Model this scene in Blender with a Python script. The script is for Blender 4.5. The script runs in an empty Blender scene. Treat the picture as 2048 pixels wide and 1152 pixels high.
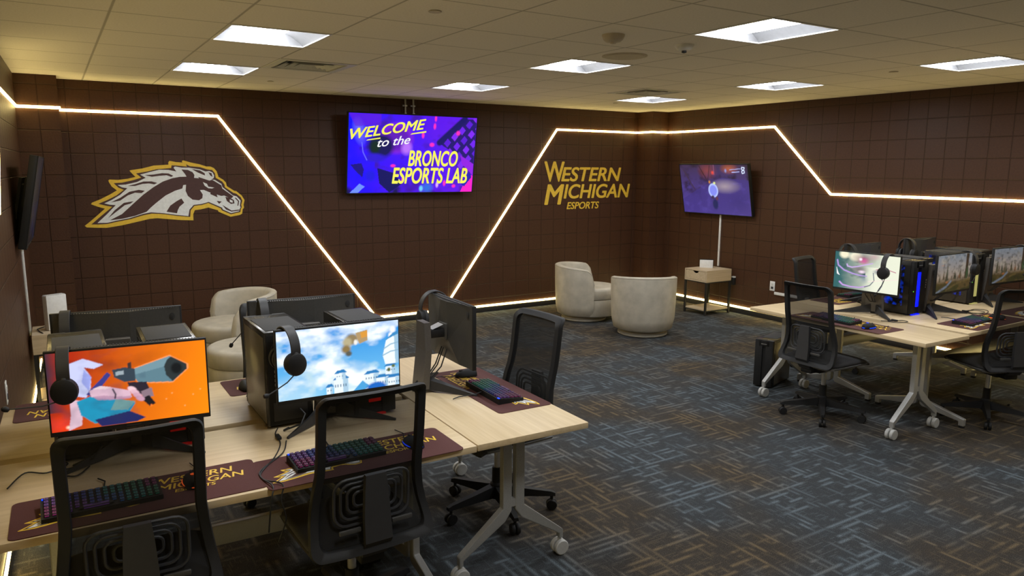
import bpy, bmesh, math, random
import numpy as np
from mathutils import Vector, Matrix
from mathutils.geometry import tessellate_polygon

random.seed(7)
PI = math.pi
SC = bpy.context.scene
COL = SC.collection

# ---------------------------------------------------------------- camera, world, exposure
def make_camera():
    f, yaw, pit, rol = 1473.2, 0.5573, 0.1608, 0.0055
    F = Vector((math.sin(yaw)*math.cos(pit), math.cos(yaw)*math.cos(pit), -math.sin(pit)))
    R = Vector((math.cos(yaw), -math.sin(yaw), 0.0))
    U = R.cross(F)
    R2 = R*math.cos(rol) + U*math.sin(rol)
    U2 = -R*math.sin(rol) + U*math.cos(rol)
    cd = bpy.data.cameras.new('camera')
    cd.sensor_width = 36.0
    cd.lens = f/2048*36.0
    cd.clip_start = 0.05
    co = bpy.data.objects.new('camera', cd)
    COL.objects.link(co)
    m = Matrix((R2, U2, -F)).transposed().to_4x4()
    m.translation = Vector((-2.8347, -8.367, 1.8861))
    co.matrix_world = m
    SC.camera = co
make_camera()
W = bpy.data.worlds.new('world'); SC.world = W
W.use_nodes = True
W.node_tree.nodes['Background'].inputs[0].default_value = (0.5, 0.55, 0.65, 1)
W.node_tree.nodes['Background'].inputs[1].default_value = 0.0
SC.view_settings.view_transform = 'Standard'
SC.view_settings.look = 'None'
SC.view_settings.gamma = 1.0
SC.view_settings.use_curve_mapping = False
SC.view_settings.exposure = 0.0
CY = SC.cycles
CY.use_denoising = True
CY.max_bounces = 8; CY.diffuse_bounces = 5; CY.glossy_bounces = 3
CY.transparent_max_bounces = 16; CY.transmission_bounces = 4
CY.sample_clamp_indirect = 6.0
CY.caustics_reflective = False; CY.caustics_refractive = False
PANEL_POWER = 40.0      # radiance of the troffer lenses
STRIP_POWER = 19.0      # radiance of the LED wall strips
SCREEN_POWER = 1.15

# ---------------------------------------------------------------- materials
def nt(name):
    m = bpy.data.materials.new(name); m.use_nodes = True
    t = m.node_tree; return m, t, t.nodes, t.links, t.nodes['Principled BSDF']
def mat(name, col, rough=0.5, metal=0.0, var=0.06, scale=40.0, bump=0.0, spec=0.5, coat=0.0, emis=None, estr=0.0):
    m, t, N, L, b = nt(name)
    b.inputs['Roughness'].default_value = rough
    b.inputs['Metallic'].default_value = metal
    b.inputs['Specular IOR Level'].default_value = spec
    b.inputs['Coat Weight'].default_value = coat
    tc = N.new('ShaderNodeTexCoord')
    nz = N.new('ShaderNodeTexNoise'); nz.inputs['Scale'].default_value = scale; nz.inputs['Detail'].default_value = 3
    L.new(tc.outputs['Object'], nz.inputs['Vector'])
    rp = N.new('ShaderNodeValToRGB')
    a = [max(0, c*(1-var)) for c in col]; z = [min(1, c*(1+var)) for c in col]
    rp.color_ramp.elements[0].position = 0.3; rp.color_ramp.elements[0].color = (*a, 1)
    rp.color_ramp.elements[1].position = 0.7; rp.color_ramp.elements[1].color = (*z, 1)
    L.new(nz.outputs['Fac'], rp.inputs[0]); L.new(rp.outputs[0], b.inputs['Base Color'])
    if bump:
        bp = N.new('ShaderNodeBump'); bp.inputs['Strength'].default_value = bump; bp.inputs['Distance'].default_value = 0.002
        L.new(nz.outputs['Fac'], bp.inputs['Height']); L.new(bp.outputs[0], b.inputs['Normal'])
    if emis:
        b.inputs['Emission Color'].default_value = (*emis, 1); b.inputs['Emission Strength'].default_value = estr
    return m
def glow(name, col, s):
    m, t, N, L, b = nt(name)
    b.inputs['Base Color'].default_value = (0.03, 0.03, 0.03, 1); b.inputs['Specular IOR Level'].default_value = 0.2
    b.inputs['Emission Color'].default_value = (*col, 1); b.inputs['Emission Strength'].default_value = s
    return m
def grid_mat(name, col, joint, rough, jw, noise_scale, bump, var, joint_mix, spec=0.4):
    """a surface divided along its UV grid (one cell per unit): painted block or lay-in tiles"""
    m, t, N, L, b = nt(name)
    b.inputs['Roughness'].default_value = rough; b.inputs['Specular IOR Level'].default_value = spec
    uv = N.new('ShaderNodeUVMap'); sx = N.new('ShaderNodeSeparateXYZ'); L.new(uv.outputs[0], sx.inputs[0])
    def edge(o):
        f = N.new('ShaderNodeMath'); f.operation = 'FRACT'; L.new(o, f.inputs[0])
        s = N.new('ShaderNodeMath'); s.operation = 'SUBTRACT'; L.new(f.outputs[0], s.inputs[0]); s.inputs[1].default_value = 0.5
        a = N.new('ShaderNodeMath'); a.operation = 'ABSOLUTE'; L.new(s.outputs[0], a.inputs[0])
        r = N.new('ShaderNodeMapRange'); r.interpolation_type = 'SMOOTHSTEP'
        L.new(a.outputs[0], r.inputs[0]); r.inputs[1].default_value = 0.5-jw; r.inputs[2].default_value = 0.5-jw*0.35
        return r.outputs[0]
    mx = N.new('ShaderNodeMath'); mx.operation = 'MAXIMUM'
    L.new(edge(sx.outputs[0]), mx.inputs[0]); L.new(edge(sx.outputs[1]), mx.inputs[1])
    tc = N.new('ShaderNodeTexCoord')
    nz = N.new('ShaderNodeTexNoise'); nz.inputs['Scale'].default_value = noise_scale; nz.inputs['Detail'].default_value = 6
    L.new(tc.outputs['Object'], nz.inputs['Vector'])
    rp = N.new('ShaderNodeValToRGB')
    rp.color_ramp.elements[0].position = 0.3; rp.color_ramp.elements[0].color = (*[c*(1-var) for c in col], 1)
    rp.color_ramp.elements[1].position = 0.7; rp.color_ramp.elements[1].color = (*[c*(1+var) for c in col], 1)
    L.new(nz.outputs['Fac'], rp.inputs[0])
    mc = N.new('ShaderNodeMix'); mc.data_type = 'RGBA'
    jm = N.new('ShaderNodeMath'); jm.operation = 'MULTIPLY'; L.new(mx.outputs[0], jm.inputs[0]); jm.inputs[1].default_value = joint_mix
    L.new(jm.outputs[0], mc.inputs['Factor']); L.new(rp.outputs[0], mc.inputs['A']); mc.inputs['B'].default_value = (*joint, 1)
    L.new(mc.outputs['Result'], b.inputs['Base Color'])
    h = N.new('ShaderNodeMath'); h.operation = 'MULTIPLY_ADD'
    L.new(mx.outputs[0], h.inputs[0]); h.inputs[1].default_value = -1.0
    n2 = N.new('ShaderNodeMath'); n2.operation = 'MULTIPLY'; L.new(nz.outputs['Fac'], n2.inputs[0]); n2.inputs[1].default_value = 0.25
    L.new(n2.outputs[0], h.inputs[2])
    bp = N.new('ShaderNodeBump'); bp.inputs['Strength'].default_value = bump; bp.inputs['Distance'].default_value = 0.006
    L.new(h.outputs[0], bp.inputs['Height']); L.new(bp.outputs[0], b.inputs['Normal'])
    return m
def carpet_mat():
    m, t, N, L, b = nt('carpet_tile')
    b.inputs['Roughness'].default_value = 0.95; b.inputs['Specular IOR Level'].default_value = 0.1
    tc = N.new('ShaderNodeTexCoord')
    def noise(sc, scale, detail=2.0):
        mp = N.new('ShaderNodeMapping'); mp.inputs['Scale'].default_value = sc; L.new(tc.outputs['Object'], mp.inputs[0])
        n = N.new('ShaderNodeTexNoise'); n.inputs['Scale'].default_value = scale; n.inputs['Detail'].default_value = detail
        L.new(mp.outputs[0], n.inputs['Vector']); return n.outputs['Fac']
    def ramp(o, p0, p1):
        r = N.new('ShaderNodeMapRange'); L.new(o, r.inputs[0]); r.inputs[1].default_value = p0; r.inputs[2].default_value = p1; return r.outputs[0]
    def math_(op, a, c):
        n = N.new('ShaderNodeMath'); n.operation = op
        for i, v in enumerate((a, c)):
            if isinstance(v, float): n.inputs[i].default_value = v
            else: L.new(v, n.inputs[i])
        return n.outputs[0]
    sx = N.new('ShaderNodeSeparateXYZ'); L.new(tc.outputs['Object'], sx.inputs[0])
    def dashes(along, across, pitch, length, seed, w=0.22, t=0.57):
        """rows of broken woven lines: each row has its own run of dashes"""
        v = math_('DIVIDE', across, pitch); row = math_('FLOOR', v, 0.0)
        cx = N.new('ShaderNodeCombineXYZ'); L.new(math_('DIVIDE', along, length), cx.inputs[0]); L.new(math_('MULTIPLY', row, 7.31), cx.inputs[1]); cx.inputs[2].default_value = seed
        n = N.new('ShaderNodeTexNoise'); n.inputs['Scale'].default_value = 1.0; n.inputs['Detail'].default_value = 1.0; L.new(cx.outputs[0], n.inputs['Vector'])
        inrow = ramp(math_('ABSOLUTE', math_('SUBTRACT', math_('FRACT', v, 0.0), 0.5), 0.0), 0.5-(0.5-w)*0.3, w*0.6)
        return math_('MULTIPLY', ramp(n.outputs['Fac'], t, t+.05), inrow)
    la = math_('MAXIMUM', math_('MULTIPLY', dashes(sx.outputs[0], sx.outputs[1], 0.011, 0.10, 0.0), 0.36), dashes(sx.outputs[0], sx.outputs[1], 0.044, 0.24, 4.0, 0.045, 0.53))
    lb = math_('MAXIMUM', math_('MULTIPLY', dashes(sx.outputs[1], sx.outputs[0], 0.011, 0.10, 9.0), 0.36), dashes(sx.outputs[1], sx.outputs[0], 0.044, 0.24, 13.0, 0.045, 0.53))
    ck = N.new('ShaderNodeTexChecker'); ck.inputs['Scale'].default_value = 1/0.61
    mp = N.new('ShaderNodeMapping'); mp.inputs['Location'].default_value = (0.07, 0.11, 0.3); L.new(tc.outputs['Object'], mp.inputs[0]); L.new(mp.outputs[0], ck.inputs['Vector'])
    k = ck.outputs['Fac']
    wa = math_('MULTIPLY', la, ramp(k, -1.2, 1.0)); wb = math_('MULTIPLY', lb, ramp(math_('SUBTRACT', 1.0, k), -1.2, 1.0))
    line = math_('MAXIMUM', wa, wb)
    spk = ramp(noise((1, 1, 1), 260.0, 1.0), 0.40, 0.70)
    line = math_('MULTIPLY', line, math_('ADD', math_('MULTIPLY', spk, 0.9), 0.35))
    patch = ramp(noise((1, 1, 1), 1.1, 3.0), 0.44, 0.6)
    lc = N.new('ShaderNodeMix'); lc.data_type = 'RGBA'; L.new(patch, lc.inputs['Factor'])
    lc.inputs['A'].default_value = (0.155, 0.19, 0.215, 1); lc.inputs['B'].default_value = (0.185, 0.137, 0.08, 1)
    bc = N.new('ShaderNodeMix'); bc.data_type = 'RGBA'; L.new(spk, bc.inputs['Factor'])
    bc.inputs['A'].default_value = (0.010, 0.010, 0.011, 1); bc.inputs['B'].default_value = (0.058, 0.057, 0.057, 1)
    tb = N.new('ShaderNodeMix'); tb.data_type = 'RGBA'; tb.inputs['Factor'].default_value = 0.13; L.new(bc.outputs['Result'], tb.inputs['A']); L.new(lc.outputs['Result'], tb.inputs['B'])
    mc = N.new('ShaderNodeMix'); mc.data_type = 'RGBA'; L.new(line, mc.inputs['Factor'])
    L.new(tb.outputs['Result'], mc.inputs['A']); L.new(lc.outputs['Result'], mc.inputs['B'])
    L.new(mc.outputs['Result'], b.inputs['Base Color'])
    bp = N.new('ShaderNodeBump'); bp.inputs['Strength'].default_value = 0.4; bp.inputs['Distance'].default_value = 0.003
    L.new(spk, bp.inputs['Height']); L.new(bp.outputs[0], b.inputs['Normal'])
    return m
def wood_mat(name, c0, c1, rough=0.45, axis=0):
    m, t, N, L, b = nt(name)
    b.inputs['Roughness'].default_value = rough; b.inputs['Specular IOR Level'].default_value = 0.35
    tc = N.new('ShaderNodeTexCoord'); mp = N.new('ShaderNodeMapping')
    s = [30.0, 30.0, 30.0]; s[axis] = 1.6
    mp.inputs['Scale'].default_value = s; L.new(tc.outputs['Object'], mp.inputs[0])
    nz = N.new('ShaderNodeTexNoise'); nz.inputs['Scale'].default_value = 1.6; nz.inputs['Detail'].default_value = 6; nz.inputs['Distortion'].default_value = 0.4
    L.new(mp.outputs[0], nz.inputs['Vector'])
    rp = N.new('ShaderNodeValToRGB')
    rp.color_ramp.elements[0].position = 0.3; rp.color_ramp.elements[0].color = (*c0, 1)
    rp.color_ramp.elements[1].position = 0.7; rp.color_ramp.elements[1].color = (*c1, 1)
    L.new(nz.outputs['Fac'], rp.inputs[0]); L.new(rp.outputs[0], b.inputs['Base Color'])
    return m
def mesh_fabric(name, col, cover):
    m, t, N, L, b = nt(name)
    b.inputs['Base Color'].default_value = (*col, 1); b.inputs['Roughness'].default_value = 0.7; b.inputs['Specular IOR Level'].default_value = 0.2
    tr = N.new('ShaderNodeBsdfTransparent'); mx = N.new('ShaderNodeMixShader')
    tc = N.new('ShaderNodeTexCoord'); nz = N.new('ShaderNodeTexNoise'); nz.inputs['Scale'].default_value = 900; L.new(tc.outputs['Object'], nz.inputs['Vector'])
    mr = N.new('ShaderNodeMapRange'); L.new(nz.outputs['Fac'], mr.inputs[0]); mr.inputs[3].default_value = cover-0.06; mr.inputs[4].default_value = cover+0.06
    L.new(mr.outputs[0], mx.inputs[0]); L.new(tr.outputs[0], mx.inputs[1]); L.new(b.outputs[0], mx.inputs[2])
    L.new(mx.outputs[0], N['Material Output'].inputs[0])
    return m
def screen_mat():
    m, t, N, L, b = nt('lit_screen')
    b.inputs['Base Color'].default_value = (0.01, 0.01, 0.012, 1); b.inputs['Roughness'].default_value = 0.35
    a = N.new('ShaderNodeAttribute'); a.attribute_name = 'Col'
    L.new(a.outputs['Color'], b.inputs['Emission Color']); b.inputs['Emission Strength'].default_value = SCREEN_POWER
    return m
def rgb_glass(name, c):
    """tinted side window over a lit computer interior"""
    m, t, N, L, b = nt(name)
    b.inputs['Base Color'].default_value = (0.01, 0.01, 0.015, 1); b.inputs['Roughness'].default_value = 0.12
    tc = N.new('ShaderNodeTexCoord'); nz = N.new('ShaderNodeTexNoise'); nz.inputs['Scale'].default_value = 22; nz.inputs['Detail'].default_value = 4
    L.new(tc.outputs['Object'], nz.inputs['Vector'])
    rp = N.new('ShaderNodeValToRGB'); rp.color_ramp.elements[0].position = 0.46; rp.color_ramp.elements[0].color = (0, 0, 0, 1)
    rp.color_ramp.elements[1].position = 0.75; rp.color_ramp.elements[1].color = (*c, 1)
    L.new(nz.outputs['Fac'], rp.inputs[0]); L.new(rp.outputs[0], b.inputs['Emission Color']); b.inputs['Emission Strength'].default_value = 0.6
    return m

MT = {}
MT['block'] = grid_mat('brown_block', (0.069, 0.0295, 0.0145), (0.034, 0.015, 0.008), 0.46, 0.030, 60, 0.9, 0.12, 0.55, 0.3)
MT['ceil'] = grid_mat('ceiling_tile', (0.90, 0.855, 0.78), (0.42, 0.39, 0.34), 0.9, 0.016, 90, 0.35, 0.05, 0.8, 0.2)
MT['carpet'] = carpet_mat()
MT['base'] = mat('black_rubber', (0.016, 0.015, 0.014), 0.6)
MT['wood'] = wood_mat('light_maple', (0.61, 0.465, 0.27), (0.71, 0.56, 0.345))
MT['oak'] = wood_mat('pale_oak', (0.50, 0.39, 0.25), (0.62, 0.50, 0.34), axis=1)
MT['steel'] = mat('grey_powder_coat', (0.44, 0.44, 0.425), 0.40, 0.45, bump=0.05, scale=200)
MT['caster'] = mat('grey_caster', (0.50, 0.50, 0.48), 0.5)
MT['blackpl'] = mat('black_plastic', (0.013, 0.013, 0.0135), 0.6, bump=0.1, scale=300, spec=0.32)
MT['stand'] = mat('warm_grey_metal', (0.13, 0.12, 0.108), 0.45, 0.25, scale=120)
MT['darkpl'] = mat('charcoal_plastic', (0.028, 0.028, 0.030), 0.55)
MT['satin'] = mat('satin_graphite', (0.080, 0.078, 0.074), 0.38, 0.3, scale=120)
MT['pcmetal'] = mat('graphite_panel', (0.062, 0.060, 0.057), 0.26, 0.7, scale=80)
MT['pctop'] = mat('vent_mesh', (0.050, 0.050, 0.051), 0.75, bump=0.2, scale=700, spec=0.25)
MT['bronze'] = mat('warm_panel', (0.15, 0.13, 0.10), 0.30, 0.35, scale=80)
MT['silver'] = mat('bare_metal', (0.60, 0.60, 0.60), 0.35, 0.8)
MT['seat'] = mat('black_weave', (0.050, 0.050, 0.053), 0.85, bump=0.6, scale=420)
MT['seatgrey'] = mat('grey_seat_shell', (0.22, 0.22, 0.22), 0.55)
MT['mesh'] = mesh_fabric('chair_mesh', (0.012, 0.012, 0.012), 0.79)
MT['leather'] = mat('beige_leather', (0.46, 0.42, 0.34), 0.55, var=0.13, scale=9, bump=0.15)
MT['piping'] = mat('beige_piping', (0.36, 0.325, 0.26), 0.6)
MT['white'] = mat('white_plastic', (0.78, 0.78, 0.76), 0.4)
MT['whitem'] = mat('white_enamel', (0.80, 0.80, 0.79), 0.45)
MT['tan'] = mat('tan_plastic', (0.55, 0.49, 0.40), 0.6)
MT['refl'] = mat('shaded_reflector', (0.16, 0.16, 0.165), 0.5)  # white troffer wings, base colour darkened to paint in their grey shading
MT['vent'] = mat('vent_enamel', (0.66, 0.66, 0.62), 0.5)
MT['hole'] = mat('dark_opening', (0.02, 0.02, 0.02), 0.8)
MT['pad'] = mat('maroon_pad', (0.088, 0.027, 0.024), 0.9, bump=0.4, scale=500)
MT['gold'] = mat('gold_print', (0.86, 0.57, 0.05), 0.6)
MT['logow'] = mat('white_print', (0.86, 0.89, 0.89), 0.6)
MT['logob'] = mat('brown_print', (0.075, 0.030, 0.026), 0.6)
MT['panel'] = glow('troffer_lens', (0.93, 0.96, 1.0), PANEL_POWER)
MT['led'] = glow('warm_led', (1.0, 0.76, 0.28), STRIP_POWER)
MT['screen'] = screen_mat()
MT['yel'] = glow('screen_yellow', (0.95, 0.92, 0.10), 1.0)
MT['scrw'] = glow('screen_white', (0.95, 0.95, 1.0), 1.0)
MT['blue'] = glow('blue_led', (0.0, 0.004, 1.0), 2.6)
MT['red'] = glow('red_led', (0.75, 0.0, 0.0), 0.55)
MT['gld'] = glow('amber_led', (0.55, 0.50, 0.16), 0.7)
MT['grn'] = glow('green_led', (0.15, 0.9, 0.05), 1.2)
MT['mblue'] = glow('blue_ring', (0.0, 0.05, 1.0), 2.0)
MT['morange'] = glow('orange_ring', (1.0, 0.12, 0.02), 1.6)
MT['rubber'] = mat('cable_rubber', (0.012, 0.012, 0.012), 0.55)
MT['gwin'] = rgb_glass('blue_window', (0.0, 0.06, 1.0))
MT['dwin'] = mat('dark_window', (0.008, 0.008, 0.009), 0.12)
MT['iop'] = mat('port_plate', (0.38, 0.38, 0.38), 0.4, 0.6)
KEYC = [(0.9, 0.10, 0.45), (0.55, 0.15, 0.9), (0.12, 0.16, 1.0), (0.08, 0.35, 0.95), (0.05, 0.7, 0.6), (0.08, 0.65, 0.35)]
for i, c in enumerate(KEYC): MT['key%d' % i] = glow('key_legend', c, 0.13)

# ---------------------------------------------------------------- mesh builder
class MB:
    def __init__(s): s.bm = bmesh.new(); s.uv = None
    def _mi(s, n0, mi):
        s.bm.faces.ensure_lookup_table()
        for f in s.bm.faces[n0:]: f.material_index = mi
    def box(s, c, d, rot=None, bev=0.0, mi=0, seg=2):
        n0 = len(s.bm.faces)
        M = Matrix.Translation(c) @ (rot.to_4x4() if rot else Matrix.Identity(4)) @ Matrix.Diagonal((*d, 1))
        r = bmesh.ops.create_cube(s.bm, size=1.0, matrix=M)
        if bev:
            es = list({e for v in r['verts'] for e in v.link_edges})
            bmesh.ops.bevel(s.bm, geom=es, offset=bev, segments=seg, profile=0.5, affect='EDGES')
        s._mi(n0, mi); return s
    def faces(s, vs, fs, mi=0):
        b = [s.bm.verts.new(v) for v in vs]
        for f in fs:
            try:
                q = s.bm.faces.new([b[i] for i in f]); q.material_index = mi
            except ValueError: pass
        return s
    def rings(s, rings, closed=True, cap=True, loop=False, mi=0):
        """loft: list of rings with equal vertex count"""
        n = len(rings[0]); R = [[s.bm.verts.new(p) for p in r] for r in rings]
        K = len(R)
        for k in range(K if loop else K-1):
            A, B = R[k], R[(k+1) % K]
            for i in range(n if closed else n-1):
                j = (i+1) % n
                try: s.bm.faces.new((A[i], A[j], B[j], B[i])).material_index = mi
                except ValueError: pass
        if cap and not loop and closed:
            for r in (R[0][::-1], R[-1]):
                try: s.bm.faces.new(r).material_index = mi
                except ValueError: pass
        return s
    def tube(s, pts, r, n=8, closed=False, sq=None, mi=0):
        P = [Vector(p) for p in pts]; K = len(P); rings = []; prev = None
        for k in range(K):
            if closed: d = P[(k+1) % K]-P[k-1]
            else: d = P[min(k+1, K-1)]-P[max(k-1, 0)]
            d.normalize()
            if prev is None:
                a = Vector((0, 0, 1)) if abs(d.z) < 0.9 else Vector((0, 1, 0))
                u = d.cross(a).normalized()
            else: u = (prev - d*prev.dot(d)).normalized()
            prev = u; v = d.cross(u)
            rr = r[k] if isinstance(r, (list, tuple)) else r
            fx, fy = sq if sq else (1, 1)
            rings.append([P[k] + u*math.cos(2*PI*i/n)*rr*fx + v*math.sin(2*PI*i/n)*rr*fy for i in range(n)])
        return s.rings(rings, loop=closed, mi=mi)
    def lathe(s, prof, n=32, c=(0, 0, 0), axis='z', mi=0):
        c = Vector(c); rings = []
        for r, h in prof:
            ring = []
            for i in range(n):
                a = 2*PI*i/n
                x, y = r*math.cos(a), r*math.sin(a)
                ring.append(c + (Vector((x, y, h)) if axis == 'z' else Vector((h, x, y)) if axis == 'x' else Vector((y, h, x))))
            rings.append(ring)
        return s.rings(rings, mi=mi)
    def prism(s, poly, h0, h1, f=None, mi=0):
        """poly (2-D, any winding, may be concave) extruded from h0 to h1; f maps (a,b,h) to space"""
        f = f or (lambda a, b, h: (a, b, h))
        n = len(poly)
        lo = [s.bm.verts.new(f(a, b, h0)) for a, b in poly]; hi = [s.bm.verts.new(f(a, b, h1)) for a, b in poly]
        tris = tessellate_polygon([[Vector((a, b, 0)) for a, b in poly]])
        for t in tris:
            for L_, fl in ((hi, False), (lo, True)):
                q = [L_[i] for i in t]
                try: s.bm.faces.new(q[::-1] if fl else q).material_index = mi
                except ValueError: pass
        for i in range(n):
            j = (i+1) % n
            try: s.bm.faces.new((lo[i], lo[j], hi[j], hi[i])).material_index = mi
            except ValueError: pass
        return s
    def build(s, name, mats, parent=None, smooth=True, loc=None, rot=None, ang=40):
        bmesh.ops.recalc_face_normals(s.bm, faces=s.bm.faces)
        me = bpy.data.meshes.new(name); s.bm.to_mesh(me); s.bm.free()
        for m in (mats if isinstance(mats, (list, tuple)) else [mats]): me.materials.append(MT[m] if isinstance(m, str) else m)
        if smooth:
            me.polygons.foreach_set('use_smooth', [True]*len(me.polygons)); me.set_sharp_from_angle(angle=math.radians(ang))
        o = bpy.data.objects.new(name, me); COL.objects.link(o)
        if parent: o.parent = parent
        if loc: o.location = loc
        if rot: o.rotation_euler = rot
        return o
def tag(o, label=None, cat=None, group=None, kind=None):
    if label: o['label'] = label
    if cat: o['category'] = cat
    if group: o['group'] = group
    if kind: o['kind'] = kind
    return o
def thing(name, label, cat, loc=(0, 0, 0), rz=0.0, group=None, scale=1.0):
    o = bpy.data.objects.new(name, None); COL.objects.link(o); o.empty_display_size = 0.1
    o.location = loc; o.rotation_euler = (0, 0, rz); o.scale = (scale,)*3
    return tag(o, label, cat, group)
def dup(root, loc, rz, label, group=None, scale=1.0):
    r = root.copy(); COL.objects.link(r); r.location = loc; r.rotation_euler = (0, 0, rz); r.scale = (scale,)*3
    r['label'] = label
    if group: r['group'] = group
    def rec(src, dst):
        for ch in list(src.children):
            c = ch.copy(); COL.objects.link(c); c.parent = dst; rec(ch, c)
    rec(root, r)
    return r
def rrect(w, h, r, n=6, cx=0.0, cy=0.0):
    P = []
    for sx, sy, a0 in ((1, 1, 0), (-1, 1, 90), (-1, -1, 180), (1, -1, 270)):
        for k in range(n+1):
            a = math.radians(a0+90*k/n); P.append((cx+sx*(w/2-r)+r*math.cos(a), cy+sy*(h/2-r)+r*math.sin(a)))
    return P
def text_mesh(name, body, h, w, mats, parent, shear=0.0, bold=0.0, thick=0.001, origin=(0, 0, 0), frame='xz', smear=0.0):
    """lettering fitted to width w and cap height h; frame 'xz' stands facing -y, 'xy' lies flat"""
    cu = bpy.data.curves.new(name, 'FONT'); cu.body = body; cu.size = 1.0; cu.shear = shear; cu.offset = 0.0
    cu.resolution_u = 6; cu.extrude = 0.0
    o = bpy.data.objects.new(name, cu); COL.objects.link(o)
    dg = bpy.context.evaluated_depsgraph_get()
    me = bpy.data.meshes.new_from_object(o.evaluated_get(dg)); bpy.data.objects.remove(o)
    if smear:                                     # heavier strokes: the outline repeated a little to each side
        bm = bmesh.new(); bm.from_mesh(me); src = list(bm.faces)
        for k, (dx, dy) in enumerate([(smear*math.cos(a), smear*math.sin(a)*.7) for a in (0, PI, PI/2, -PI/2, PI/4, 3*PI/4, -PI/4, -3*PI/4)]):
            g = bmesh.ops.duplicate(bm, geom=src+list({v for f in src for v in f.verts}))
            for v in g['geom']:
                if isinstance(v, bmesh.types.BMVert): v.co.x += dx; v.co.y += dy; v.co.z += k+1
        bm.to_mesh(me); bm.free()
    n = len(me.vertices); co = np.empty(n*3); me.vertices.foreach_get('co', co); co = co.reshape(-1, 3)
    mn, mxx = co.min(0), co.max(0)
    x = (co[:, 0]-mn[0])/(mxx[0]-mn[0])*w; y = (co[:, 1]-mn[1])/(mxx[1]-mn[1])*h; lift = thick+co[:, 2]*8e-5
    q = np.stack([x, -lift, y], 1) if frame == 'xz' else np.stack([x, y, lift], 1)
    q += np.array(origin); me.vertices.foreach_set('co', q.ravel().astype(np.float32))
    me.materials.clear(); me.materials.append(MT[mats]); me.name = name
    me.update()
    ob = bpy.data.objects.new(name, me); COL.objects.link(ob)
    if parent: ob.parent = parent
    return ob
# ---------------------------------------------------------------- room shell
G = 0.2032
XL, XR, YB, YF, ZC = -3.03, 4.833, 0.0, -10.6, 2.70
LS = 0.0255                                    # the left wall stands slightly out of square
xl = lambda y: XL+LS*y
T0 = 0.6096; CX0, CY0 = -1.88, -1.31           # ceiling module and one of its corners
LIGHT_CELLS = [(0, 0), (0, 3), (4, 0), (4, 3), (4, 6), (8, 0), (8, 3), (8, 6), (0, 6), (0, 9), (4, 9), (8, 9)]   # (steps in x, steps towards the camera)
VENT_CELLS = [(1, 1), (7, 1)]

def uv_quads(name, quads, mats):
    """quads: list of (4 points, 4 uvs)"""
    bm = bmesh.new(); ul = bm.loops.layers.uv.new('UVMap')
    for P, U in quads:
        f = bm.faces.new([bm.verts.new(p) for p in P])
        for l, u in zip(f.loops, U): l[ul].uv = u
    me = bpy.data.meshes.new(name); bm.to_mesh(me); bm.free(); me.materials.append(MT[mats])
    o = bpy.data.objects.new(name, me); COL.objects.link(o); return o
def wv(z): return (z-0.177)/G
def wall_face(p0, p1, u0, u1, z0=0.0, z1=ZC+0.12):
    a, b = Vector((*p0, 0)), Vector((*p1, 0))
    return ([a+Vector((0, 0, z0)), b+Vector((0, 0, z0)), b+Vector((0, 0, z1)), a+Vector((0, 0, z1))],
            [(u0, wv(z0)), (u1, wv(z0)), (u1, wv(z1)), (u0, wv(z1))])
PLX, PLD = -2.705, 0.30      # left pillar: its free edge and its depth
PRX, PRD = 4.53, 0.315       # right pillar
tag(uv_quads('wall_back', [wall_face((PLX, 0), (PRX, 0), PLX/G, PRX/G),
    wall_face((XL-0.1, -PLD), (PLX, -PLD), (XL-0.1+0.02)/G, (PLX+0.02)/G), wall_face((PLX, -PLD), (PLX, 0), 0.35, 0.35+PLD/G),
    wall_face((PRX, -PRD), (XR+0.1, -PRD), PRX/G, (XR+0.1)/G), wall_face((PRX, 0), (PRX, -PRD), 0.2, 0.2+PRD/G)], 'block'), kind='structure')
yv = lambda y: (y+0.4117)/G
tag(uv_quads('wall_right', [wall_face((XR, 0), (XR, YF), yv(0), yv(YF))], 'block'), kind='structure')
tag(uv_quads('wall_left', [wall_face((xl(YF), YF), (xl(0), 0), yv(YF), yv(0))], 'block'), kind='structure')
tag(uv_quads('wall_front', [wall_face((XR, YF), (XL-.4, YF), XR/G, (XL-.4)/G)], 'block'), kind='structure')
MB().box(((XL+XR)/2-.2, (YF+YB)/2, -0.02), (XR-XL+0.6, YB-YF+0.2, 0.04)).build('floor', 'carpet', smooth=False)['kind'] = 'structure'

def ceiling():
    skip = {(c[0], c[1]) for c in LIGHT_CELLS+VENT_CELLS}; q = []
    for i in range(-3, 13):
        for j in range(-4, 18):
            if (i, j) in skip: continue
            x0, x1 = max(CX0+i*T0, XL-.3), min(CX0+(i+1)*T0, XR); y1, y0 = min(CY0-j*T0, YB), max(CY0-(j+1)*T0, YF)
            if x1 <= x0 or y1 <= y0: continue
            U = lambda x, y: ((x-CX0)/T0, (y-CY0)/T0)
            q.append(([(x0, y0, ZC), (x0, y1, ZC), (x1, y1, ZC), (x1, y0, ZC)], [U(x0, y0), U(x0, y1), U(x1, y1), U(x1, y0)]))
    q.append(([(XL-.5, YF-.2, ZC+.16), (XL-.5, YB+.2, ZC+.16), (XR+.2, YB+.2, ZC+.16), (XR+.2, YF-.2, ZC+.16)], [(.5, .5)]*4))
    tag(uv_quads('ceiling', q, 'ceil'), kind='structure')
ceiling()
BH = 0.066
tag(MB().box(((PLX+PRX)/2, -0.006, BH/2), (PRX-PLX, 0.012, BH), bev=0.003).box(((XL+PLX)/2, -PLD-0.006, BH/2), (PLX-XL, 0.012, BH), bev=0.003)
    .box(((PRX+XR)/2, -PRD-0.006, BH/2), (XR-PRX, 0.012, BH), bev=0.003).build('baseboard_back', 'base'), kind='structure')
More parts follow.
